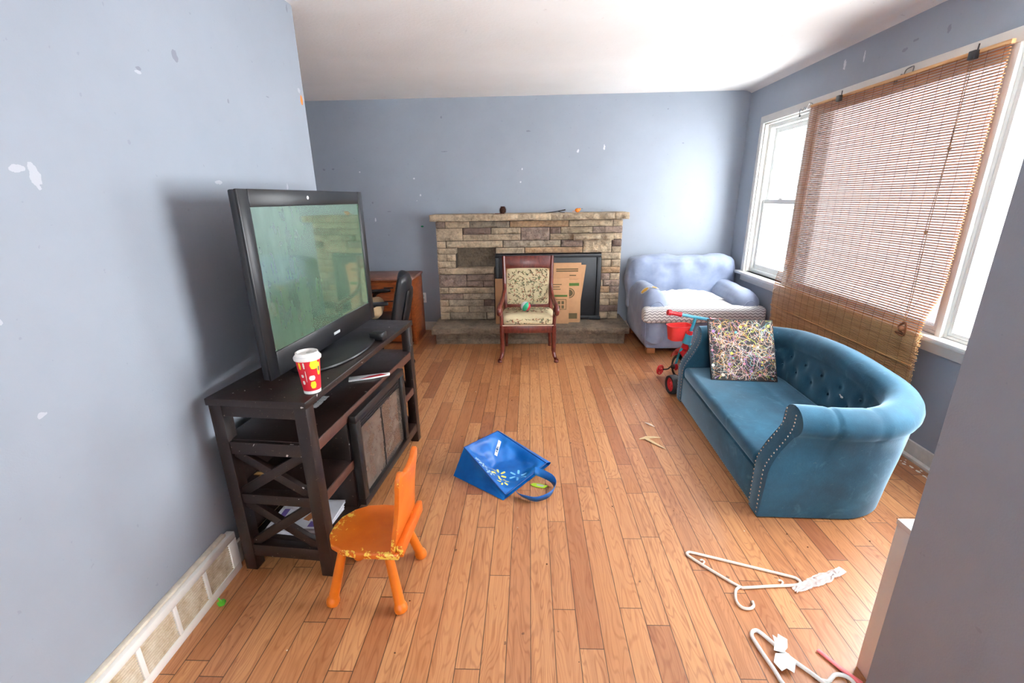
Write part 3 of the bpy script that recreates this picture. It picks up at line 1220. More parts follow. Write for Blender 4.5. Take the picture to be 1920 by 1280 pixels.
for i, (tt, tz) in enumerate(TUFT):
    p, n = sofa_path(tt)
    q = p + n * (-.073)
    MB().ball((q.x, q.y, tz), .009, 2, sc=(.8, .8, 1)).build('button', velvet, so)

# splatter painting leaning on the far arm
pa = thing('canvas_painting', 'square black canvas covered in colourful paint splatter, propped on the loveseat', 'painting', (1.205, 2.835, .292))
ux = Vector((.41, -.045, .0)).normalized()
uz = Vector((-.003, .175, .365)).normalized()
uy = uz.cross(ux).normalized()
CM = Matrix(((ux.x, uy.x, uz.x, 0), (ux.y, uy.y, uz.y, 0), (ux.z, uy.z, uz.z, 0), (0, 0, 0, 1)))
S = .41
MB().box(0, S, 0, .018, 0, S, .002, mat=CM).build('canvas', plain('black_canvas', rgb(36, 31, 32), .7, .3, 30), pa)
pcols = [(232, 226, 214), (222, 206, 190), (226, 160, 130), (232, 190, 66), (168, 120, 186), (216, 128, 150), (206, 214, 74), (90, 176, 176), (196, 170, 148), (238, 150, 60)]
pm = [plain('paint_drip', rgb(*[int(q * .86) for q in c]), .4, .08) for c in pcols]
m = MB()
rn = random.Random(12)
for i in range(440):
    k = rn.choice((0, 0, 0, 1, 1, 2, 2, 2, 3, 4, 5, 6, 7, 8, 8, 9))
    x, z = rn.random() * S, rn.random() * S
    a = rn.choice((0, pi / 2, rn.random() * 2 * pi, rn.random() * 2 * pi)) + rn.gauss(0, .3)
    w = .0005 + .0011 * rn.random() ** 2.5
    d = -.0006 - .0006 * rn.random()
    P_ = []
    for _ in range(rn.randint(5, 16)):
        P_.append((x, z))
        a += rn.gauss(0, .55)
        x += .011 * cos(a)
        z += .011 * sin(a)
        if not (.003 < x < S - .003 and .003 < z < S - .003):
            break
    if len(P_) < 2:
        continue
    L_, Rr = [], []
    for j, (x, z) in enumerate(P_):
        q0, q1 = P_[max(j - 1, 0)], P_[min(j + 1, len(P_) - 1)]
        dx, dz = q1[0] - q0[0], q1[1] - q0[1]
        l = math.hypot(dx, dz) or 1
        L_.append(CM @ Vector((x - dz / l * w, d, z + dx / l * w)))
        Rr.append(CM @ Vector((x + dz / l * w, d, z - dx / l * w)))
    for j in range(len(P_) - 1):
        m.poly([L_[j], L_[j + 1], Rr[j + 1], Rr[j]], k)
for i in range(190):
    k = rn.choice((0, 1, 2, 3, 3, 4, 4, 5, 6, 7, 9))
    r = .001 + .009 * rn.random() ** 5
    x, z = .012 + rn.random() * (S - .024), .012 + rn.random() * (S - .024)
    m.poly([CM @ Vector((x + r * (1 + .3 * rn.random()) * cos(2 * pi * j / 9), -.0014, z + r * (1 + .3 * rn.random()) * sin(2 * pi * j / 9))) for j in range(9)], k)
m.build('paint_splatter', pm, pa)

m = MB()
m.ball((0, 0, 0), .008, 2, sc=(.6, 1.3, .8))
m.tube([(0, 0, 0), (-.004, .014, .012)], .003, 6)
so_q = sofa_path(.42)
so_p = so_q[0] + so_q[1] * (-.098)
so_a = -.03
tag(m.build('lint_tuft', plain('white_lint', rgb(226, 226, 224), .8, .03), loc=(1.07 + so_p.x * cos(so_a) - so_p.y * sin(so_a), 1.832 + so_p.x * sin(so_a) + so_p.y * cos(so_a), .41)),
    'small white tuft of lint stuck on the inner back of the teal loveseat', 'lint')

# ---------------------------------------------------------------- television stand with fireplace insert
def espresso_mat():
    t = NT('espresso_wood')
    o = t.obj()
    n = t.noise(o, 8, 5, .65)
    col = t.ramp(n, [(.3, rgb(24, 15, 13)), (.7, rgb(42, 27, 23))])
    d = t.noise(o, 110, 3, .6)
    col = t.mix(t.math('MULTIPLY', t.step(d, .68, .73), .7), col, rgb(150, 132, 114))
    w = t.noise(o, 24, 4, .7)
    col = t.mix(t.math('MULTIPLY', t.step(w, .64, .74), .4), col, rgb(90, 56, 40))
    sp = t.noise(o, 48, 2, .4)
    col = t.mix(t.step(sp, .755, .765), col, rgb(206, 202, 196))
    r = t.math('ADD', .24, t.math('MULTIPLY', t.noise(o, 11, 4, .7), .22))
    return t.set(col, r)


esp = espresso_mat()
esp_l = plain('worn_espresso_edge', rgb(78, 46, 35), .45, .3, 20)
TVX, TVY, TRZ = -.80, 1.443, -.089
ts = thing('television_stand', 'dark brown wooden television stand with X-shaped end braces', 'tv stand', (TVX, TVY, 0), TRZ)
SW, SD, SZ = 1.13, .385, .778
MB().box(-SD - .005, .005, -.006, SW + .006, SZ - .028, SZ, .003).build('top', esp, ts)
for x in (-SD, -.05):
    for y in (0, SW - .05):
        MB().box(x, x + .05, y, y + .05, 0, SZ - .028, .003).build('leg', esp, ts)
for y in (.004, SW - .046):
    for z0, z1 in ((SZ - .075, SZ - .028), (.545, .598), (.325, .368), (.07, .125)):
        MB().box(-SD + .05, -.05, y, y + .04, z0, z1, .002).build('end_rail', esp, ts)
    m = MB()
    for za, zb in ((.365, .55), (.122, .328)):
        yc = y + .02
        m.bar((-SD + .045, yc, za), (-.045, yc, zb), .022, .036, .002, up=(1, 0, 0))
        m.bar((-SD + .045, yc + .002, zb), (-.045, yc + .002, za), .022, .036, .002, up=(1, 0, 0))
    m.build('cross_brace', esp, ts)
m = MB()
m.box(-SD + .01, -.004, .02, SW - .02, .58, .602, .002)
m.box(-.03, -.002, .05, SW - .05, .555, .600, .002, mi=1)
m.build('upper_shelf', [esp, esp_l], ts)
for ya, yb in ((.045, .285), (.845, SW - .045)):
    m = MB()
    m.box(-SD + .01, -.006, ya, yb, .35, .37, .002)
    m.box(-.03, -.003, ya, yb, .328, .368, .002, mi=1)
    m.build('side_shelf', [esp, esp_l], ts)
m = MB()
m.box(-SD + .01, -.006, .045, SW - .045, .108, .128, .002)
m.box(-.03, -.003, .05, SW - .05, .075, .126, .002)
m.build('bottom_shelf', esp, ts)
m = MB()
for y in (.27, .845):
    m.box(-SD + .01, -.008, y, y + .018, .128, .58, .002)
m.box(-SD, -SD + .008, .02, SW - .02, .128, .58)
m.build('divider_panel', esp, ts)
gl_blk = plain('black_appliance_metal', rgb(24, 22, 22), .35, .2, 20)
ins = MB()
ya, yb, za, zb = .288, .845, .135, .578
ins.box(-.18, .0, ya, yb, za, zb)
for a, b, c, d in ((ya - .012, yb + .012, zb - .03, zb + .004), (ya - .012, yb + .012, za, za + .03), (ya - .012, ya + .03, za + .03, zb - .03), (yb - .03, yb + .012, za + .03, zb - .03)):
    ins.box(0, .034, a, b, c, d, .004)
ins.box(.0, .02, ya + .03, yb - .03, zb - .085, zb - .04, .003)
for k in range(3):
    ins.box(.018, .024, ya + .05, yb - .05, zb - .08 + k * .013, zb - .076 + k * .013, .001)
o_i = ins.build('fireplace_insert', gl_blk, ts)
t = NT('smeared_reflection_glass')
_o = t.obj()
_n = t.noise(_o, 9, 6, .7, .2)  # smears plus a brownish floor reflection, both put into the glass colour
g_mat = t.set(t.ramp(_n, [(.35, rgb(72, 58, 50)), (.75, rgb(104, 94, 86))]), t.math('ADD', .06, t.math('MULTIPLY', _n, .22)), Specular_IOR_Level=.9)
MB().box(.004, .014, ya + .03, yb - .03, za + .03, zb - .088).build('glass_front', g_mat, o_i)
MB().box(.014, .018, (ya + yb) / 2 - .003, (ya + yb) / 2 + .003, za + .03, zb - .088).build('centre_bar', gl_blk, o_i)


def on_stand(x, y, z):
    """Stand-local point to the room."""
    c, s = cos(TRZ), sin(TRZ)
    return (TVX + x * c - y * s, TVY + x * s + y * c, z)


# ---------------------------------------------------------------- television
tv = thing('television', 'large old flat television with thick black bezel on the dark stand', 'television', (-.985, 1.572, SZ), -.078)
TW, TZ0, TZ1 = .985, .025, .725
bez = plain('glossy_black_plastic', rgb(22, 22, 25), .32, .1)
m = MB()
m.box(-.012, .0, 0, .058, TZ0, TZ1, .004)
m.box(-.012, .0, TW - .05, TW, TZ0, TZ1, .004)
m.box(-.012, .0, .058, TW - .05, TZ1 - .062, TZ1, .004)
m.box(-.012, .0, .058, TW - .05, TZ0, TZ0 + .10, .004)
m.build('bezel', bez, tv)
housing = plain('matt_black_housing', rgb(30, 30, 34), .5, .1)
m = MB()
m.box(-.036, -.010, .002, TW - .002, TZ0 + .002, TZ1 - .002, .006)
m.box(-.09, -.034, .09, TW - .09, TZ0 + .1, TZ1 - .1, .02)
for k in range(16):
    m.box(-.039, -.035, .01, .03, .2 + k * .025, .212 + k * .025)
m.build('housing', housing, tv)
t = NT('dusty_green_screen')
_o = t.obj()
_n = t.noise(_o, 5, 5, .65)
_n2 = t.noise(t.comb(t.math('MULTIPLY', t.sep(_o)[1], 30), t.math('MULTIPLY', t.sep(_o)[2], 5), 0), 1.0, 4, .6)
scr_m = t.set(t.ramp(t.math('ADD', t.math('MULTIPLY', _n, .6), t.math('MULTIPLY', _n2, .4)), [(.35, rgb(80, 96, 84)), (.65, rgb(96, 112, 98))]), .09,
              Specular_IOR_Level=1.0, Coat_Weight=1.0, Coat_Roughness=.03, Coat_IOR=1.9, Coat_Tint=(.86, 1, .9, 1))
MB().box(-.010, -.0065, .052, TW - .045, TZ0 + .095, TZ1 - .058).build('screen', scr_m, tv)
MB().box(0, .0012, .50, .56, TZ0 + .035, TZ0 + .048).build('badge', plain('silver_badge', rgb(190, 192, 194), .35, .02), tv)
MB().ball((0.0, .44, TZ1 - .03), .008, 2, sc=(.3, 1.1, 1)).build('white_spot', plain('spot_white', rgb(226, 228, 230), .6), tv)  # small white spot on the top bezel
m = MB()
m.lathe([(0, 0), (.98, 0), (1.0, .006), (.985, .012), (.9, .016), (0, .018)], 48, mat=Matrix.Translation((.03, TW / 2 - .05, .001)) @ Matrix.Diagonal((.15, .31, 1, 1)))
m.build('stand_foot', bez, tv)
MB().box(-.075, -.03, TW / 2 - .13, TW / 2 + .05, .012, .2, .01).build('stand_neck', housing, tv)
m = MB()
m.box(-.035, .035, -.03, .03, 0, .04, .006)
o_ = m.build('cable_box', bez, loc=on_stand(-.04, .75, SZ + .0005))
o_.rotation_euler.z = TRZ
tag(o_, 'small black box on the stand top beside the television foot', 'box')

# ---------------------------------------------------------------- cup
cup = thing('paper_cup', 'red and yellow paper coffee cup with white lid on the stand corner', 'cup', (-.815, 1.54, SZ), 0)
ch_ = .135
r0, r1 = .030, .043


def cone_r(z):
    return r0 + (r1 - r0) * (z - .002) / (ch_ - .002)


red = plain('cup_red', rgb(206, 30, 48), .45, .05)
cw = plain('cup_white', rgb(236, 234, 230), .5, .03)
ye = plain('cup_yellow', rgb(240, 206, 40), .5, .03)
gr = plain('cup_dark', rgb(70, 80, 84), .5)
m = MB()
m.lathe([(0, .003), (r0, .0), (cone_r(.012), .012)], 40, 1)
m.lathe([(cone_r(.012), .012), (r1, ch_)], 40, 0)
m.build('cup_body', [red, cw], cup)
m = MB()


def cone_patch(a0, a1, z0, z1, mi, round_=True):
    ac_, zc = (a0 + a1) / 2, (z0 + z1) / 2
    n = 8
    for i in range(n):
        aa, ab = a0 + (a1 - a0) * i / n, a0 + (a1 - a0) * (i + 1) / n
        def hz(x):
            u = (x - ac_) / ((a1 - a0) / 2)
            return (z1 - z0) / 2 * max(0, 1 - abs(u) ** 3.5) ** (1 / 2.2)
        q = []
        for a, sg in ((aa, -1), (ab, -1), (ab, 1), (aa, 1)):
            z = zc + sg * hz(a)
            r = cone_r(z) + .0006 + .0002 * mi
            q.append((r * cos(a), r * sin(a), z))
        if (Vector(q[0]) - Vector(q[3])).length < 1e-6:
            q = q[:3]
        elif (Vector(q[1]) - Vector(q[2])).length < 1e-6:
            q = [q[0], q[1], q[3]]
        m.poly(q, mi)


base_a = math.atan2(-1.54, .815)     # toward the room
for a0, a1, z0, z1, mi in ((.05, .85, .098, .132, 0), (-.95, -.7, .10, .127, 0), (-.15, .45, .055, .074, 1), (-.1, .5, .022, .05, 0), (.7, 1.1, .07, .12, 0), (.78, .98, .085, .105, 2), (-.42, -.36, .05, .095, 1), (-.5, -.36, .103, .127, 1), (-.9, -.6, .04, .055, 1), (-.9, -.6, .068, .08, 1)):
    cone_patch(base_a + a0, base_a + a1, z0, z1, mi)
m.build('label_print', [ye, cw, gr], cup)
m = MB()
m.lathe([(r1 - .001, ch_ - .004), (r1 + .004, ch_ - .004), (r1 + .005, ch_ + .004), (r1 + .002, ch_ + .009), (r1 - .002, ch_ + .01), (r1 - .004, ch_ + .022), (r1 - .009, ch_ + .023), (r1 - .011, ch_ + .014), (0, ch_ + .012)], 40)
m.box(-.008, .008, .01, .026, ch_ + .012, ch_ + .017, .002)
m.build('lid', cw, cup)

# ---------------------------------------------------------------- small things on the stand
m = MB()
m.prism([(-.10, -.022), (.02, -.026), (.10, -.014), (.105, .012), (.02, .022), (-.095, .03)], 0, .008, .002)
m.prism([(-.05, -.0245), (.085, -.016), (.06, .006), (.0, -.004)], .0082, .0088, mi=1)
o_ = m.build('paper_wrapper', [plain('white_wrapper', rgb(222, 222, 222), .5), plain('red_stripe', rgb(190, 24, 40), .5)], loc=(-.812, 2.105, .6035))
o_.rotation_euler.z = .42
tag(o_, 'white and red paper wrapper on the upper shelf of the dark stand', 'wrapper')
m = MB()


def foil(u, v):
    x, y = (u - .5) * .03, (v - .5) * .12
    return Vector((x + .006 * noise.noise(Vector((y * 60, 0, 1))), y, .003 + .007 * abs(noise.noise(Vector((x * 120, y * 70, 2))))))


m.grid(foil, 8, 22)
o_ = m.build('foil_wrapper', plain('crumpled_foil', rgb(220, 222, 224), .25, .1, 60, Metallic=.25), loc=on_stand(-.165, .355, .6025))
o_.rotation_euler.z = TRZ + .05
tag(o_, 'strip of crumpled silver foil on the upper shelf below the cup', 'foil')
pg = plain('page_white', rgb(200, 200, 206), .6, .04)
pu = plain('violet_print', rgb(96, 78, 140), .6)
br = plain('picture_brown', rgb(150, 92, 50), .6)
pile = [('white picture book with violet print on top of the pile on the bottom shelf', .1285 + .024, -.185, .166, .07, (pg, pu, br)), ('thin white magazine under the picture book on the bottom shelf', .1285 + .012, -.19, .158, .02, (pg, pg, br)), ('lowest white magazine of the pile on the bottom shelf', .1285, -.195, .162, -.03, (pu, pg, br))]
for lb, z, x, y, rz, ms in pile:
    t = thing('magazine', lb, 'magazine', on_stand(x, y, z), TRZ + rz, 'magazines on the bottom shelf')
    MB().box(-.128, .128, -.093, .093, .0008, .0102, .0).build('pages', pg, t)
    m = MB()
    m.box(-.13, .13, -.095, .095, .0102, .011, mi=0)
    if 'violet' in lb:
        m.poly([(.04, -.085, .0112), (.11, -.085, .0112), (.11, -.06, .0112), (.04, -.05, .0112)], 1)
        m.poly([(-.11, -.08, .0112), (-.085, -.08, .0112), (-.09, .08, .0112), (-.115, .08, .0112)], 1)
        m.poly([(.0, -.04, .0112), (.03, -.05, .0112), (.05, .0, .0112), (.02, .02, .0112)], 2)
    m.box(-.13, .13, -.095, .095, 0, .0008, mi=0)
    m.build('cover', [pg, pu, br], t)
m = MB()
m.box(-.03, .03, -.004, .004, 0, .11, .001, mat=Matrix.Rotation(-.25, 4, 'X'))
o_ = m.build('paper_card', plain('card_white', rgb(214, 216, 220), .6), loc=on_stand(-.27, .18, .130))
tag(o_, 'white card standing behind the magazines on the bottom shelf', 'card')
m = MB()
for x, y, a in ((0, 0, .3), (.03, .02, 1.1), (-.03, .015, -.4)):
    m.prism([(x - .025, y - .008), (x + .02, y - .01), (x + .03, y + .008), (x - .02, y + .01)], .001, .006, .001)
o_ = m.build('wood_chips', plain('splintered_wood', rgb(206, 158, 96), .8), loc=on_stand(-.31, .12, .3705))
tag(o_, 'splinters of pale wood on the middle shelf behind the cross brace', 'wood chips')['kind'] = 'stuff'

# ---------------------------------------------------------------- orange child's chair
def orange_mat():
    t = NT('chipped_orange_paint')
    o = t.obj()
    s = t.sep(o)
    n = t.noise(o, 6, 4, .6)
    col = t.ramp(n, [(.3, rgb(194, 86, 12)), (.7, rgb(214, 110, 26))])
    k = t.noise(o, 42, 4, .65, .4)
    # heavy wear on the front edge of the seat, light wear elsewhere
    edge = t.step(t.math('ADD', s[0], t.math('MULTIPLY', s[1], -.15)), -.06, -.135)
    low = t.step(s[1], -.105, -.13)
    th = t.math('SUBTRACT', .69, t.math('MULTIPLY', t.math('MAXIMUM', edge, low), .17))
    w = t.step(t.math('SUBTRACT', k, th), 0.0, .02)
    col = t.mix(w, col, rgb(236, 196, 82))
    return t.set(col, .42)


orng = orange_mat()
kc = thing('child_chair', "small orange painted wooden child's chair with chipped yellow edges", 'chair', (-.61, 1.425, 0), -.05)
seat_z = .262
sp2 = [(.15, -.128), (.15, .128), (-.02, .14)]
for k in range(11):
    a = pi / 2 + k / 10 * pi
    sp2.append((-.06 + .085 * cos(a), (.0 + .125 * sin(a))))
sp2 += [(-.02, -.14)]
sp2 = [(.150, -.135), (.150, .135), (.0, .138), (-.06, .128), (-.105, .1), (-.142, .05), (-.15, 0), (-.145, -.05), (-.115, -.1), (-.06, -.128), (.0, -.138)]
MB().prism(sp2, seat_z - .026, seat_z, .007, 3).build('seat', orng, kc)
o2 = plain('orange_paint', rgb(210, 106, 20), .42, .1, 10)
for x0, y0, x1, y1 in ((-.075, -.085, -.135, -.118), (-.075, .085, -.13, .12), (.09, -.085, .138, -.13), (.09, .085, .138, .145)):
    m = MB()
    a, b = Vector((x0, y0, seat_z - .02)), Vector((x1, y1, .0))
    pts = [a.lerp(b, q) for q in (0, .5, .84, .87, .9, .955, .985, 1.0)]
    m.tube(pts, [.016, .018, .019, .0195, .0245, .025, .023, .016], 16)
    m.build('leg', o2, kc)
# back plate: wide foot, waisted sides, two ears on top
half = [(.122, 0), (.117, .05), (.105, .12), (.098, .18), (.103, .235), (.11, .272), (.106, .30), (.088, .318), (.068, .31), (.05, .29), (.03, .282), (0, .28)]
bp = [(y - .008, z) for y, z in half] + [(-y - .008, z) for y, z in half[-2::-1]]
m = MB()
m.prism(bp, -.009, .009, .004, 2, mat=Matrix.Translation((.128, 0, seat_z - .004)) @ Matrix.Rotation(.13, 4, 'Y') @ Matrix(((0, 0, 1, 0), (1, 0, 0, 0), (0, 1, 0, 0), (0, 0, 0, 1))))
m.build('backrest', orng, kc)
MB().box(.14, .165, -.125, .135, seat_z - .02, seat_z + .03, .006).build('back_rail', orng, kc)

# ---------------------------------------------------------------- bamboo blind
def bamboo_mat(name, trans):
    t = NT(name)
    o = t.obj()
    s = t.sep(o)
    n = t.noise(t.comb(t.math('MULTIPLY', s[0], 40), t.math('MULTIPLY', s[1], 5), t.math('MULTIPLY', s[2], 140)), 1.0, 4, .6)
    col = t.ramp(n, [(.3, rgb(176, 126, 80)), (.5, rgb(204, 154, 104)), (.7, rgb(224, 180, 128))])
    t.set(col, .6)
    if trans:
        tl = t.n('ShaderNodeBsdfTranslucent')
        t.put(tl.inputs[0], t.mix(1.0, col, (1.0, .9, .74, 1), 'MULTIPLY'))
        mx = t.n('ShaderNodeMixShader')
        mx.inputs[0].default_value = trans
        t.t.links.new(t.b.outputs[0], mx.inputs[1])
        t.t.links.new(tl.outputs[0], mx.inputs[2])
        t.t.links.new(mx.outputs[0], t.out.inputs[0])
    return t.m


bam = bamboo_mat('backlit_bamboo', .62)
bam2 = bamboo_mat('folded_bamboo', .05)
twine = plain('brown_twine', rgb(96, 62, 40), .9)
BY0, BY1, BZT, BZF, BZB = 2.405, 3.915, 2.095, .735, .385
bl = thing('bamboo_blind', 'wide slatted bamboo roll-up blind hanging over the picture window', 'blind', (XR - .045, BY0, BZT))
BW = BY1 - BY0


def blind_x(z):
    # hangs plumb, then swells out over the window stool
    k = max(0.0, min(1.0, (1.0 - z) / .24))
    k = k * k * (3 - 2 * k)
    k2 = max(0.0, (.60 - z) / .22)
    return -.062 * k + .012 * min(1, k2)


m = MB()
rn = random.Random(5)
z = BZT - .012
while z > BZF:
    hh = .0050 + .0007 * rn.random()
    e0, e1 = rn.gauss(0, .002), rn.gauss(0, .002)
    x = blind_x(z)
    dz = rn.gauss(0, .0007)
    zz = z - BZT
    m.tube([(x, e0, zz), (x + rn.gauss(0, .001), BW * .33, zz + dz), (x + rn.gauss(0, .001), BW * .66, zz - dz), (x, BW + e1, zz)], hh, 5, flat=.5)
    z -= .0134 + rn.gauss(0, .0004)
m.build('slat_panel', bam, bl)
m = MB()
z = BZF
while z > BZB:
    zz = z - BZT
    x = blind_x(z)
    e0, e1 = rn.gauss(0, .004), rn.gauss(0, .004)
    m.tube([(x - .004, e0, zz), (x - .004, BW + e1, zz)], .0044, 5, flat=.55)
    m.tube([(x + .008, e0, zz - .004), (x + .008, BW + e1, zz - .004)], .0044, 4, flat=.55)
    z -= .0076
m.build('gathered_fold', bam2, bl)
m = MB()
for i in range(19):
    y = .02 + (BW - .04) * i / 18
    pts = []
    z = BZT - .01
    while z > BZB:
        pts.append((blind_x(z) - .0075, y + .0015 * sin(z * 40 + i), z - BZT))
        z -= .03
    m.tube(pts, .0008, 4)
m.build('weaving_cord', twine, bl)
m = MB()
m.box(-.008, .012, -.004, BW + .004, -.012, .006, .003)
m.build('head_rail', bam2, bl)
m = MB()
m.box(blind_x(.385) - .012, blind_x(.385) + .014, -.003, BW + .003, BZB - .012 - BZT, BZB - BZT, .003)
m.box(blind_x(.55) - .013, blind_x(.55) - .008, -.003, BW + .003, .545 - BZT, .552 - BZT, .001)
m.build('bottom_rail', bam2, bl)
m = MB()
cy = 2.565 - BY0
pts = [(-.016, cy, -.02), (-.02, cy + .002, -.4), (-.022, cy + .006, -.8), (-.03, cy - .012, -1.2), (-.075, cy - .05, -1.36)]
m.tube(smooth_path(pts, 6), .0015, 6)
m.tube(smooth_path([(-.018, cy + .02, -.02), (-.02, cy + .006, -.4), (-.024, cy + .02, -.84), (-.03, cy, -1.2), (-.075, cy - .045, -1.35)], 6), .0012, 6)
for q in ((-.02, cy + .004, -.43), (-.024, cy + .014, -.845)):
    m.ball(q, .012, 1, sc=(.7, 1, .9))
m.build('pull_cord', plain('pale_twine', rgb(150, 112, 82), .9), bl)
m = MB()
m.tube(smooth_path([(-.07, cy - .06, -1.33), (-.078, cy - .03, -1.36), (-.075, cy - .07, -1.385), (-.08, cy - .02, -1.39), (-.07, cy - .065, -1.40)], 8, True), .006, 6, True)
m.ball((-.076, cy - .05, -1.365), .018, 2)
m.build('cord_knot', plain('knotted_twine', rgb(122, 74, 46), .9), bl)
for y in (2.57 - BY0, 3.56 - BY0):
    m = MB()
    m.box(-.03, -.004, y - .018, y + .018, -.035, .004, .004)
    m.tube([(-.012, y - .01, .0), (-.012, y - .012, .03)], .003, 6)
    m.build('cord_lock', plain('dark_bracket', rgb(70, 66, 62), .4, .1) if y > 1 else bpy.data.materials['matt_black_metal'], bl)

wire = plain('grey_wire', rgb(150, 150, 148), .35, .05, Metallic=.8)
for lb, pts in (('curled wire curtain hook on the white head trim at the left end of the blind', [(4.10, 2.05), (4.085, 2.10), (4.06, 2.085), (4.03, 2.105), (4.01, 2.09), (3.97, 2.12), (3.94, 2.115), (3.925, 2.09), (3.94, 2.07)]),
                ('bent wire curtain hook on the white head trim above the middle of the blind', [(3.11, 2.075), (3.09, 2.098), (3.075, 2.095), (3.06, 2.11), (3.05, 2.10), (3.03, 2.125), (3.0, 2.135), (2.975, 2.13), (2.985, 2.105)])):
    y0, z0 = pts[0]
    m = MB()
    m.tube(smooth_path([(-.007 - .006 * (i % 2), y - y0, z - z0) for i, (y, z) in enumerate(pts)], 5), .0032, 6)
    m.box(-.004, .0, -.012, .012, -.008, .012, .001)
    tag(m.build('curtain_hook', wire, loc=(XR - .0205, y0, z0)), lb, 'hook', 'wire curtain hooks on the head trim')

# ---------------------------------------------------------------- return air grille on the left wall
gr_ = thing('air_grille', 'long white return-air grille with dirty louvres at the foot of the left wall', 'vent', (XL, 1.488, 0))
m = MB()
GL, GH, GT = 1.37, .182, .034
m.box(.001, GT, -GL, 0, 0, .034, .003)
m.box(.001, GT, -GL, 0, GH - .03, GH, .003)
m.box(.001, GT, -.045, 0, .034, GH - .03, .002)
yy = -.045
secs = []
while yy > -GL + .1:
    secs.append((yy - .133, yy))
    m.box(.001, GT, yy - .133 - .017, yy - .133, .034, GH - .03, .002)
    yy -= .15
m.build('frame', M['trim'], gr_)
lv = NT('dirty_louvre')
_o = lv.obj()
_n = lv.noise(_o, 16, 5, .7)
lv = lv.set(lv.ramp(_n, [(.35, rgb(226, 214, 194)), (.6, rgb(200, 178, 146)), (.8, rgb(120, 96, 70))]), .6)
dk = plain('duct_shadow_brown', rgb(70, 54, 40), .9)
for a, b in secs:
    m = MB()
    for k in range(11):
        z = .040 + k * .0105
        m.box(.0, .012, a, b, -.0022, .0022, 0, mat=Matrix.Translation((.019, 0, z)) @ Matrix.Rotation(.5, 4, 'Y'))
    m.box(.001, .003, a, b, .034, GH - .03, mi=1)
    m.build('louvre_panel', [lv, dk], gr_)
m = MB()
m.box(0, .02, -GL, -.03, GH, GH + .012, .003)
m.build('wooden_ledge', plain('bare_chipped_wood', rgb(222, 210, 192), .8, .15, 30), gr_)

# outlet
ot = thing('wall_outlet', 'white wall outlet beside the wooden desk', 'outlet', (-1.222, YB, .385))
MB().box(-.036, .036, -.007, 0, -.058, .058, .003).build('cover_plate', M['trim'], ot)
m = MB()
for z in (-.022, .022):
    m.lathe([(0, 0), (.016, 0), (.017, -.002)], 16, mat=Matrix.Translation((0, -.008, z)) @ Matrix.Rotation(pi / 2, 4, 'X'))
m.build('socket', plain('outlet_socket', rgb(200, 198, 190), .4), ot)

# ---------------------------------------------------------------- desk and office chair in the nook
cherry = NT('cherry_veneer')
_o = cherry.obj()
_s = cherry.sep(_o)
_n = cherry.noise(cherry.comb(cherry.math('MULTIPLY', _s[0], 4), cherry.math('MULTIPLY', _s[1], 4), cherry.math('MULTIPLY', _s[2], 22)), 2.0, 4, .6)
cherry = cherry.set(cherry.ramp(_n, [(.3, rgb(104, 46, 20)), (.7, rgb(160, 84, 42))]), .35)
dkr = thing('desk', 'red-brown wooden desk against the fireplace wall behind the television', 'desk', (-1.19, 4.52, 0))
MB().box(-1.15, .01, -.01, .45, .685, .712, .005).build('top', plain('worn_desk_top', rgb(128, 92, 80), .45, .2, 12), dkr)
MB().box(-.03, 0, 0, .44, 0, .685, .003).build('side_panel', cherry, dkr)
MB().box(-1.14, -1.11, 0, .44, 0, .685, .003).build('side_panel', cherry, dkr)
MB().box(-1.11, -.03, .40, .42, .1, .685, .002).build('back_panel', cherry, dkr)
m = MB()
m.box(-.45, -.032, .012, .4, .03, .68)
m.build('pedestal', cherry, dkr)
for z0, z1 in ((.55, .668), (.40, .54), (.06, .39)):
    d_ = MB().box(-.44, -.04, -.004, .012, z0, z1, .005).build('drawer', cherry, dkr)
    MB().bar((-.29, -.012, (z0 + z1) / 2), (-.19, -.012, (z0 + z1) / 2), .01, .012).build('handle', bpy.data.materials['matt_black_metal'], d_)

oc = thing('office_chair', 'black padded office chair in the nook behind the television stand', 'office chair', (-1.33, 3.80, 0), .25)
lea = plain('black_leatherette', rgb(34, 36, 40), .32, .2, 10)
pl = plain('black_plastic', rgb(24, 25, 28), .45)
m = MB()
for k in range(5):
    a = 2 * pi * k / 5 + .3
    m.bar((.03 * cos(a), .03 * sin(a), .1), (.27 * cos(a), .27 * sin(a), .075), .04, .03, .006)
m.build('star_base', pl, oc)
for k in range(5):
    a = 2 * pi * k / 5 + .3
    m = MB()
    for q in (-.012, .012):
        m.lathe([(0, -.009), (.028, -.009), (.028, .009), (0, .009)], 16, mat=Matrix.Translation((.27 * cos(a) - q * sin(a), .27 * sin(a) + q * cos(a), .028)) @ Matrix.Rotation(a, 4, 'Z') @ Matrix.Rotation(pi / 2, 4, 'X'))
    m.box(-.008, .008, -.008, .008, .03, .075, mat=Matrix.Translation((.27 * cos(a), .27 * sin(a), 0)))
    m.build('caster', pl, oc)
MB().lathe([(0, .08), (.03, .08), (.03, .25), (.022, .25), (.022, .41), (0, .41)], 20).build('gas_lift', pl, oc)
MB().rbox(-.25, .22, -.23, .23, .40, .485, .04, 10, .01).build('seat', lea, oc)
bkm = Matrix.Translation((.2, 0, .47)) @ Matrix.Rotation(.24, 4, 'Y')


def bow(p, u):
    p.x += -.05 * (p.y / .21) ** 2
    return p


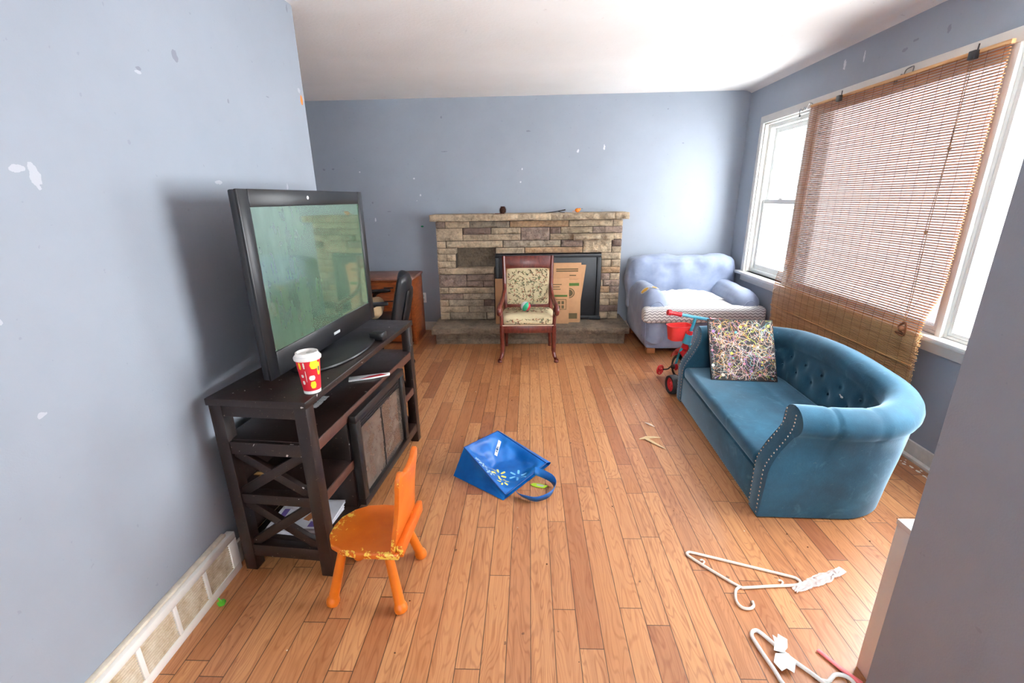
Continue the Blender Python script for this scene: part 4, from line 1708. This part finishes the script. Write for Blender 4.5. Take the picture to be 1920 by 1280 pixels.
m = MB()
m.rbox(-.045, .035, -.215, .215, -.02, .385, .035, 14, .012, mat=bkm, fn=bow)
m.build('backrest', lea, oc)
m = MB()
m.rbox(.035, .065, -.17, .17, -.06, .28, .014, 10, .006, mat=bkm, fn=bow)
m.build('back_shell', bpy.data.materials['glossy_black_plastic'], oc)
for s in (-1, 1):
    m = MB()
    m.tube(smooth_path([(-.05, s * .24, .43), (-.04, s * .29, .48), (-.03, s * .29, .62), (.02, s * .285, .655)], 5), .016, 8)
    m.rbox(-.16, .12, s * .285 - .03, s * .285 + .03, .645, .675, .014, 6)
    m.build('armrest', pl, oc)
m = MB()
m.rbox(-.24, .07, -.19, .19, .0, .13, .06, 14, .015, .02, 9, 3)
o_ = m.build('cushion', plain('tan_fabric', rgb(196, 170, 132), .9, .1, 20), loc=(-1.345, 3.80, .502), sharp=None)
o_.rotation_euler.z = .25
tag(o_, 'tan fabric cushion on the seat of the black office chair', 'cushion')

# ---------------------------------------------------------------- child's tricycle
tblue = plain('turquoise_enamel', rgb(66, 168, 196), .3, .06)
tred = plain('red_plastic', rgb(206, 42, 52), .35, .08)
tred2 = plain('bright_red_basket', rgb(232, 62, 60), .4, .06)
tblk = plain('black_rubber', rgb(34, 38, 42), .6, .15, 30)
tch = plain('steel', rgb(190, 192, 194), .25, .05, Metallic=.9)
tr = thing('tricycle', "turquoise and red child's tricycle standing between the loveseat and the blue armchair", 'tricycle', (1.245, 3.60, 0), .19)


def wheel(name, c, r, w, parent, disc, tyre, lean=0.0):
    mt = Matrix.Translation(c) @ Matrix.Rotation(lean, 4, 'Y') @ Matrix.Rotation(pi / 2, 4, 'Y')
    m = MB()
    m.lathe([(r * .74, -w * .5), (r * .93, -w * .5), (r, -w * .25), (r, w * .25), (r * .93, w * .5), (r * .74, w * .5), (r * .74, -w * .5)], 36, mat=mt)
    o = m.build(name, tyre, parent)
    m = MB()
    m.lathe([(0, -w * .36), (r * .2, -w * .42), (r * .3, -w * .2), (r * .74, -w * .3), (r * .74, w * .3), (r * .3, w * .2), (r * .2, w * .42), (0, w * .36)], 30, mat=mt)
    m.build('wheel_disc', disc, o)
    return o


cream_w = plain('cream_wheel', rgb(232, 206, 178), .5, .05)
LN = .24
FR = .098
fw = wheel('front_wheel', (0, 0, FR), FR, .034, tr, cream_w, tblk, LN * .35)
hubm = Matrix.Translation((0, 0, FR))
m = MB()
m.lathe([(0, .02), (.028, .02), (.034, .03), (.02, .04), (0, .042)], 20, mat=hubm @ Matrix.Rotation(-pi / 2, 4, 'Y'))
m.build('hub_cap', tred, fw)
m = MB()
m.tube([(-.03, 0, FR), (-.075, 0, FR), (-.085, .01, FR - .02), (-.10, .015, FR - .025), (-.165, .015, FR - .025)], .006, 8)
m.tube([(.03, 0, FR), (.075, 0, FR), (.085, -.01, FR + .03), (.15, -.01, FR + .03)], .006, 8)
m.ball((-.05, 0, FR), .022, 2)
m.build('pedal_crank', pl, tr)
for x, y, z in ((-.155, .015, FR - .025), (.15, -.01, FR + .03)):
    m = MB()
    mt = Matrix.Translation((x, y, z)) @ Matrix.Rotation(.5, 4, 'Z') @ Matrix.Rotation(pi / 2, 4, 'X')
    m.lathe([(.038, -.009), (.043, -.006), (.043, .006), (.038, .009), (.033, .006), (.033, -.006), (.038, -.009)], 24, mat=mt)
    for k in range(5):
        a = 2 * pi * k / 5
        m.bar(mt @ Vector((0, 0, 0)), mt @ Vector((.034 * cos(a), .034 * sin(a), 0)), .008, .01, .002, up=(.3, .2, 1))
    m.lathe([(0, -.018), (.012, -.018), (.012, .018), (0, .018)], 12, mat=mt)
    m.build('pedal', tred, tr)
# steering column leaning to the right
top = Vector((.07, -.05, .53))


def col(k, dx=0, dy=0, dz=0):
    return Vector((0, .0, FR)).lerp(top, k) + Vector((dx, dy, dz))


m = MB()
for s in (-1, 1):
    m.tube(smooth_path([(s * .032, 0, FR), tuple(col(.2, s * .034)), tuple(col(.36, s * .028)), tuple(col(.42, 0))], 4), .010, 8)
m.build('fork', tblue, tr)
m = MB()
fend = []
for i in range(12):
    a = R(15 + 150 * i / 11)
    fend.append(a)
m.grid(lambda u, v: Vector((.035 + (v - .5) * .11 * (1 - .3 * abs(u - .5)), -(FR + .022 + .02 * (1 - (2 * v - 1) ** 2)) * cos(R(10 + 155 * u)), FR + .01 + (FR + .022 + .025 * (1 - (2 * v - 1) ** 2)) * sin(R(10 + 155 * u)))), 20, 9)
mm_ = m.build('fender', tred, tr, sharp=None)
sol = mm_.modifiers.new('thickness', 'SOLIDIFY')
sol.thickness = .004
m = MB()
m.tube([col(.38), col(.50)], [.032, .026], 14)
m.build('column_collar', tred, tr)
m = MB()
m.tube([col(.48), col(.66)], [.034, .03], 14)
m.build('head_tube', tblue, tr)
m = MB()
m.tube([col(.66), col(.73)], [.024, .02], 14)
m.build('stem_collar', tred, tr)
m = MB()
m.tube(smooth_path([tuple(col(.7)), tuple(col(.85, .006)), tuple(col(.97, .004)), tuple(top)], 5), .0125, 10)
hd = Vector((.95, -.07, -.20)).normalized()
m.tube([top - hd * .13, top - hd * .05, top + hd * .05, top + hd * .13], .0125, 10)
m.build('handlebar', tblue, tr)
for s in (-1, 1):
    m = MB()
    a = top + hd * s * .12
    m.tube([a, a + hd * s * .01, a + hd * s * .015, a + hd * s * .085, a + hd * s * .09, a + hd * s * .115], [.02, .02, .0165, .0165, .024, .022], 14)
    m.build('grip', tred, tr)
bc = col(.70, -.045, .085, -.02)
m = MB()


def basket(u, v):
    a = 2 * pi * u
    k = .82 + .18 * min(1, v / .8)
    ex = .6
    x = .098 * k * math.copysign(abs(cos(a)) ** ex, cos(a))
    y = .07 * k * math.copysign(abs(sin(a)) ** ex, sin(a))
    if v < .1:
        return Vector((bc.x + x * v * 10, bc.y + y * v * 10, bc.z - .065))
    if v > .9:
        return Vector((bc.x + x * (1.0 if v > .96 else 1.08), bc.y + y * (1.0 if v > .96 else 1.08), bc.z + .062))
    return Vector((bc.x + x, bc.y + y, bc.z - .065 + .125 * (v - .1) / .8))


m.grid(basket, 40, 16, closed_u=True)
m.box(bc.x + .02, bc.x + .06, bc.y - .085, bc.y - .06, bc.z - .03, bc.z + .03, .004)
m.build('basket', tred2, tr)
m = MB()
m.tube(smooth_path([tuple(col(.52)), (.09, -.12, .22), (.08, -.22, .16), (.05, -.29, .08)], 6), .016, 10)
m.tube([(-.22, -.30, .075), (.14, -.30, .075)], .009, 8)
m.build('frame', tblue, tr)
m = MB()
m.rbox(-.02, .19, -.30, -.13, .24, .285, .02, 8, .012)
m.rbox(.0, .17, -.31, -.28, .27, .40, .015, 8, .004)
m.build('seat', tred, tr)
m = MB()
m.tube([(.08, -.22, .16), (.085, -.22, .25)], .016, 10)
m.build('seat_post', tch, tr)
for x in (-.205, .14):
    wheel('rear_wheel', (x, -.30, .075), .075, .06, tr, tred, tblk)

# ---------------------------------------------------------------- blue shopping bag
def bag_mat():
    t = NT('blue_woven_plastic')
    o = t.obj()
    n = t.noise(o, 7, 4, .6)
    col = t.ramp(n, [(.3, rgb(0, 74, 146)), (.7, rgb(0, 104, 182))])
    t.bump(t.noise(o, 300, 1), .15, .001)
    return t.set(col, .38)


bgm = bag_mat()
bag = thing('shopping_bag', 'blue reusable shopping bag with yellow and white sunburst print lying on the floor', 'bag', (-.17, 2.2, 0))
BO = Vector((-.17, 2.2, 0))
A_ = Vector((-.362, 2.186, .158)) - BO
D_ = Vector((-.126, 1.965, .016)) - BO
B_ = Vector((-.198, 2.50, .088)) - BO
C_ = Vector((.09, 2.215, .045)) - BO
E_ = Vector((-.423, 2.150, .002)) - BO
G_ = Vector((-.135, 1.940, .002)) - BO
B2 = Vector((-.21, 2.58, .002)) - BO
C2 = Vector((.105, 2.255, .002)) - BO


def lerp2(p00, p10, p01, p11, u, v):
    return p00.lerp(p10, u).lerp(p01.lerp(p11, u), v)


def panel(u, v):
    p = lerp2(A_, D_, B_, C_, u, v)
    sag = -.075 * sin(pi * u) * sin(pi * v) ** .8
    w = .020 * noise.noise(Vector((u * 3.2, v * 3.0, 2))) + .009 * noise.noise(Vector((u * 9, v * 8, 5)))
    w += -.018 * math.exp(-((u - .25 - .3 * v) / .07) ** 2) * sin(pi * v)
    e = min(1, 8 * min(u, 1 - u)) * min(1, 8 * min(v, 1 - v))
    p.z = max(.012, p.z + (sag + w) * e)
    return p


m = MB()
m.grid(panel, 44, 44)
m.build('front_panel', bgm, bag, 60)
m = MB()


def gusset(u, v):
    p = lerp2(E_, G_, A_, D_, u, v)
    k = .018 * sin(pi * v) * sin(pi * u)
    p += Vector((-.6, -.75, 0)) * (-k) + Vector((0, 0, 0))
    p += Vector((-.6, -.75, 0)) * .006 * noise.noise(Vector((u * 6, v * 4, 9))) * sin(pi * v)
    return p


m.grid(gusset, 30, 12)
m.build('side_gusset', bgm, bag, 60)
m = MB()
m.grid(lambda u, v: lerp2(E_, B2, A_, B_, u, v) + Vector((.0, .0, .012 * sin(pi * u) * sin(pi * v))), 24, 10)
m.grid(lambda u, v: lerp2(B2, C2, B_, C_, u, v) + Vector((.02 * sin(pi * v), .02 * sin(pi * v), 0)), 24, 10)
m.build('bottom_gusset', bgm, bag, 60)
m = MB()
m.grid(lambda u, v: lerp2(E_, G_, B2, C2, u, v) + Vector((0, 0, .001)), 12, 12)
m.build('back_panel', bgm, bag)
m = MB()
bd = plain('dark_blue_binding', rgb(4, 58, 122), .5)
for a, b, f in ((0, 0, 1), ):
    for fn in (lambda k: panel(k, 0), lambda k: panel(k, 1), lambda k: panel(1, k), lambda k: panel(0, k)):
        m.tube([fn(i / 24) for i in range(25)], .0032, 6)
m.build('edge_binding', bd, bag)


def strap(pts, w, th=.003):
    m = MB()
    P_ = smooth_path(pts, 7)
    N_ = len(P_)
    tb = bmesh.new()
    rows = []
    for i, p in enumerate(P_):
        d = (P_[min(i + 1, N_ - 1)] - P_[max(i - 1, 0)]).normalized()
        s_ = Vector((0, 0, 1))
        side = d.cross(s_).normalized()
        k = .35 + .65 * abs(cos(pi * (i / (N_ - 1) - .5) * 1.2))
        upv = (s_ * (.55 + .4 * k) + side * (.75 - .5 * k)).normalized()
        rows.append([tb.verts.new(p + upv * q) for q in (0, w * .5, w)])
    for a, b in zip(rows, rows[1:]):
        for j in range(2):
            tb.faces.new((a[j], b[j], b[j + 1], a[j + 1]))
    m.add(tb)
    return m


q = [(-.065, 1.985, .012), (-.03, 1.955, .006), (.03, 1.93, .004), (.095, 1.965, .004), (.125, 2.03, .006), (.11, 2.085, .01), (.06, 2.115, .02), (.02, 2.125, .03)]
hm = strap([Vector(p) - BO for p in q], .042).build('handle', bgm, bag, None)
sol = hm.modifiers.new('thickness', 'SOLIDIFY')
sol.thickness = .002
# printed sunbursts on the front panel
yl, wh_, lb_ = plain('print_yellow', rgb(232, 206, 96), .5, .03), plain('print_white', rgb(206, 228, 240), .5, .03), plain('print_light_blue', rgb(130, 200, 236), .5, .03)


def inv_panel(x, y):
    """u, v on the front panel above a floor point."""
    u, v = .5, .5
    for _ in range(30):
        p = lerp2(A_, D_, B_, C_, u, v)
        e = Vector((x, y)) - Vector((p.x, p.y))
        du = lerp2(A_, D_, B_, C_, u + .01, v) - p
        dv = lerp2(A_, D_, B_, C_, u, v + .01) - p
        det = du.x * dv.y - dv.x * du.y
        if abs(det) < 1e-9:
            break
        u += .01 * (e.x * dv.y - dv.x * e.y) / det * .8
        v += .01 * (du.x * e.y - e.x * du.y) / det * .8
    return u, v


def on_panel(u, v, off=.0016):
    p = panel(u, v)
    a, b = panel(min(u + .02, 1), v) - panel(u - .02, v), panel(u, v + .02) - panel(u, v - .02)
    n = a.cross(b).normalized()
    if n.z < 0:
        n = -n
    return p + n * off


m = MB()


def burst(cu, cv, r0, r1, w, n, mi, rot=0.0):
    for k in range(n):
        a = 2 * pi * k / n + rot
        du, dv = cos(a), sin(a)
        ps = []
        for q, s_ in ((0, .7), (.35, 1), (.7, 1), (.95, .75)):
            ps.append((q, s_))
        L_ = [on_panel(cu + du * (r0 + (r1 - r0) * q_) - dv * w * s_, cv + dv * (r0 + (r1 - r0) * q_) + du * w * s_) for q_, s_ in ps]
        R_ = [on_panel(cu + du * (r0 + (r1 - r0) * q_) + dv * w * s_, cv + dv * (r0 + (r1 - r0) * q_) - du * w * s_) for q_, s_ in ps]
        for j in range(3):
            m.poly([L_[j], L_[j + 1], R_[j + 1], R_[j]], mi)


burst(.56, .29, .055, .15, .020, 6, 0, .3)
burst(.82, .50, .055, .16, .019, 6, 2, .1)
burst(.37, .11, .025, .085, .011, 6, 1, .2)
burst(.55, .10, .025, .08, .012, 6, 1, .5)
burst(.77, .18, .035, .11, .015, 6, 0, .0)
burst(.27, .07, .012, .045, .007, 6, 1, .0)
m.build('sunburst_print', [yl, wh_, lb_], bag)
m = MB()


def quad_uv(u0, u1, v0, v1, mi, off):
    n = 4
    for i in range(n):
        a, b = u0 + (u1 - u0) * i / n, u0 + (u1 - u0) * (i + 1) / n
        m.poly([on_panel(a, v0, off), on_panel(b, v0, off), on_panel(b, v1, off), on_panel(a, v1, off)], mi)


def strip_uv(p, q, w, k0, k1, s0, s1, mi, off):
    p, q = Vector(p), Vector(q)
    d = q - p
    n_ = Vector((-d.y, d.x)).normalized() * w
    for i in range(4):
        a, b = k0 + (k1 - k0) * i / 4, k0 + (k1 - k0) * (i + 1) / 4
        m.poly([on_panel(*(p + d * k + n_ * s_), off) for k, s_ in ((a, s0), (b, s0), (b, s1), (a, s1))], mi)


strip_uv((.255, .58), (.155, .84), .026, 0, 1, -1, 1, 0, .0018)
for i in range(9):
    strip_uv((.255, .58), (.155, .84), .026, .2 + i * .08, .25 + i * .08, -.55, .5, 1, .0026)
m.build('care_label', [plain('label_white', rgb(228, 232, 236), .6, .03), plain('label_ink', rgb(60, 70, 90), .7)], bag)['label'] = 'small white label'
m = MB()
m.prism([(-.045, .0), (-.03, .014), (.0, .012), (.05, -.01), (.03, -.03), (-.01, -.022), (-.03, -.012)], .0005, .006, .002)
m.prism([(-.01, .004), (.03, -.008), (.022, -.022), (-.01, -.012)], .0062, .0068, mi=1)
tag(m.build('snack_packet', [plain('lime_packet', rgb(168, 208, 40), .4), plain('packet_grey', rgb(170, 176, 170), .5)], loc=(.045, 2.072, 0)),
    'lime green packet on the floor inside the loop of the bag handle', 'packet')

# ---------------------------------------------------------------- hangers and scraps on the floor
wp = plain('white_hanger_plastic', rgb(236, 226, 214), .35, .03)
wp2 = plain('cold_white_plastic', rgb(238, 238, 236), .35, .03)


def hanger(label, body, hook, notches, mat, r):
    o0 = Vector((body[0][0], body[0][1], 0))
    t = thing('clothes_hanger', label, 'hanger', o0, group='white clothes hangers on the floor')
    m = MB()
    m.tube(smooth_path([(x - o0.x, y - o0.y, r + .0005) for x, y in body], 4, True), r, 10, True)
    m.build('body', mat, t)
    m = MB()
    m.tube(smooth_path([(x - o0.x, y - o0.y, r + .0008) for x, y in hook], 5), r * .95, 10)
    m.build('hook', mat, t)
    for nt in notches:
        m = MB()
        m.tube(smooth_path([(x - o0.x, y - o0.y, r + .0005) for x, y in nt], 4), r * .6, 8)
        m.build('strap_notch', mat, t)
    return t


hanger('white plastic clothes hanger lying alone on the open floor in front of the loveseat',
       [(.665, 1.584), (.672, 1.598), (.70, 1.594), (.86, 1.538), (1.025, 1.48), (1.052, 1.466), (1.055, 1.447), (1.03, 1.434), (.93, 1.427), (.84, 1.419), (.812, 1.422), (.76, 1.474), (.70, 1.54)],
       [(.812, 1.422), (.79, 1.405), (.774, 1.372), (.771, 1.345), (.782, 1.326), (.805, 1.323), (.824, 1.335), (.829, 1.355)],
       [[(.709, 1.532), (.722, 1.548), (.716, 1.558), (.708, 1.556)], [(.972, 1.431), (.988, 1.446), (.984, 1.457), (.976, 1.455)]], wp, .0055)
hanger('white plastic clothes hanger at the foot of the near wall, tangled with white tags',
       [(.762, 1.195), (.764, 1.22), (.78, 1.233), (.80, 1.222), (.85, 1.135), (.90, 1.072), (.955, .98), (.99, .90), (.98, .88), (.95, .885), (.80, 1.02), (.777, 1.1)],
       [(.905, 1.065), (.925, 1.062), (.944, 1.074), (.962, 1.084), (.986, 1.082), (1.0, 1.068), (1.0, 1.05)], [], wp2, .0065)
m = MB()
m.prism([(-.03, -.01), (-.002, -.018), (.02, .0), (.035, .03), (.014, .05), (.004, .034), (-.006, .046), (-.012, .02)], .0150, .0165, 0)
m.prism([(-.03, -.02), (.012, -.02), (.02, -.05), (-.004, -.085), (-.02, -.07), (-.04, -.08), (-.05, -.05)], .0145, .016, 0)
tag(m.build('paper_tag', plain('white_tissue', rgb(238, 236, 232), .8, .03), loc=(.835, 1.165, 0)), 'two torn white paper tags caught on the hanger by the near wall', 'tag')
m = MB()
m.tube([(.0, .0, .008), (.034, -.062, .009), (.067, -.111, .010)], [.007, .0075, .009], 10, flat=.6)
tag(m.build('plastic_stick', plain('pink_plastic', rgb(238, 120, 124), .4, .04), loc=(.957, 1.168, -.003)), 'pink plastic stick on the floor beside the near wall', 'stick')
t = NT('clear_plastic_film')
tp_, gl_, df = t.n('ShaderNodeBsdfTransparent'), t.n('ShaderNodeBsdfGlossy'), t.n('ShaderNodeBsdfDiffuse')
gl_.inputs['Roughness'].default_value = .15
df.inputs['Color'].default_value = rgb(238, 230, 228)
m1, m2 = t.n('ShaderNodeMixShader'), t.n('ShaderNodeMixShader')
m1.inputs[0].default_value = .15
m2.inputs[0].default_value = .6
t.t.links.new(df.outputs[0], m1.inputs[1])
t.t.links.new(gl_.outputs[0], m1.inputs[2])
t.t.links.new(tp_.outputs[0], m2.inputs[1])
t.t.links.new(m1.outputs[0], m2.inputs[2])
t.t.links.new(m2.outputs[0], t.out.inputs[0])
film = t.m
m = MB()


def wrap(u, v):
    a, b = Vector((0, 0, 0)), Vector((.255, .108, 0))
    p = a.lerp(b, u)
    w = .018 * (.7 + .5 * sin(pi * u)) + .006 * noise.noise(Vector((u * 9, 0, 1)))
    p += Vector((-.4, .92, 0)) * (v - .5) * 2 * w
    p.z = .002 + .011 * abs(noise.noise(Vector((u * 16, v * 4, 3)))) + .004
    return p


m.grid(wrap, 44, 10)
tag(m.build('plastic_wrapper', film, loc=(1.01, 1.408, 0), sharp=25), 'crumpled strip of clear plastic touching the right end of the hanger', 'wrapper')
beige = plain('dried_leaf_beige', rgb(206, 178, 136), .8, .1, 30)
m = MB()
m.tube([(-.07, -.01, .004), (-.02, .01, .006), (.03, .016, .005), (.07, .012, .004)], [.005, .015, .012, .003], 8, flat=.25)
m.tube([(-.03, .004, .006), (.02, -.07, .006), (.06, -.12, .004)], [.013, .01, .004], 8, flat=.25)
tag(m.build('dry_leaf', beige, loc=(.755, 2.565, 0)), 'forked beige dry leaf on the floor left of the loveseat', 'leaf')
m = MB()
m.tube([(-.025, .03, .004), (0, 0, .006), (.024, -.03, .004)], [.003, .01, .003], 8, flat=.4)
tag(m.build('wood_sliver', plain('pale_sliver', rgb(232, 214, 196), .7), loc=(.80, 2.748, 0)), 'small pale sliver on the floor just beyond the forked dry leaf', 'sliver')
m = MB()
m.prism([(-.016, -.006), (0, -.016), (.016, -.008), (.012, .01), (-.004, .018)], .001, .012, .004)
m.tube([(0, 0, .01), (-.014, .006, .022)], .003, 6)
tag(m.build('green_scrap', plain('leaf_green', rgb(84, 176, 40), .5), loc=(-1.175, 1.305, 0)), 'tiny bright green scrap at the foot of the white air grille', 'scrap')
m = MB()
rn = random.Random(21)
for i in range(90):
    x, y = rn.uniform(-1.0, 1.9), rn.uniform(1.0, 4.4)
    r = rn.uniform(.0015, .0045)
    if y < 1.25 and x > .9:
        continue
    m.ball((x, y, r * .5), r, 1, rn.choice((0, 0, 1)), sc=(1, rn.uniform(.5, 1.2), .5))
o_ = m.build('floor_crumbs', [plain('dark_crumb', rgb(84, 54, 36), .9), plain('pale_crumb', rgb(222, 206, 188), .9)])
tag(o_, 'scattered crumbs and grit over the wooden floor', 'crumbs')['kind'] = 'stuff'

# white cabinet just beyond the near wall end
wc = thing('low_cabinet', 'narrow white cabinet end showing past the near wall', 'cabinet', (1.05, 1.036, 0))
MB().box(0, .5, 0, .085, 0, .55, .003).build('carcass', M['trim'], wc)
MB().box(-.001, .5, -.001, .087, .55, .567, .002).build('top', M['trim'], wc)

m = MB()
rn = random.Random(8)
for i in range(26):
    x, y = XR - .055 - .05 * rn.random() ** 2, 2.12 + .42 * rn.random()
    r = .003 + .008 * rn.random()
    m.prism([(x + r * cos(a) * (.6 + .6 * rn.random()), y + 1.6 * r * sin(a) * (.6 + .6 * rn.random())) for a in (0, 1.2, 2.5, 3.8, 5.1)], .0008, .0022)
o_ = m.build('paint_flakes', plain('white_paint_flakes', rgb(226, 222, 214), .8, .05))
tag(o_, 'white paint flakes along the baseboard behind the loveseat', 'paint flakes')['kind'] = 'stuff'
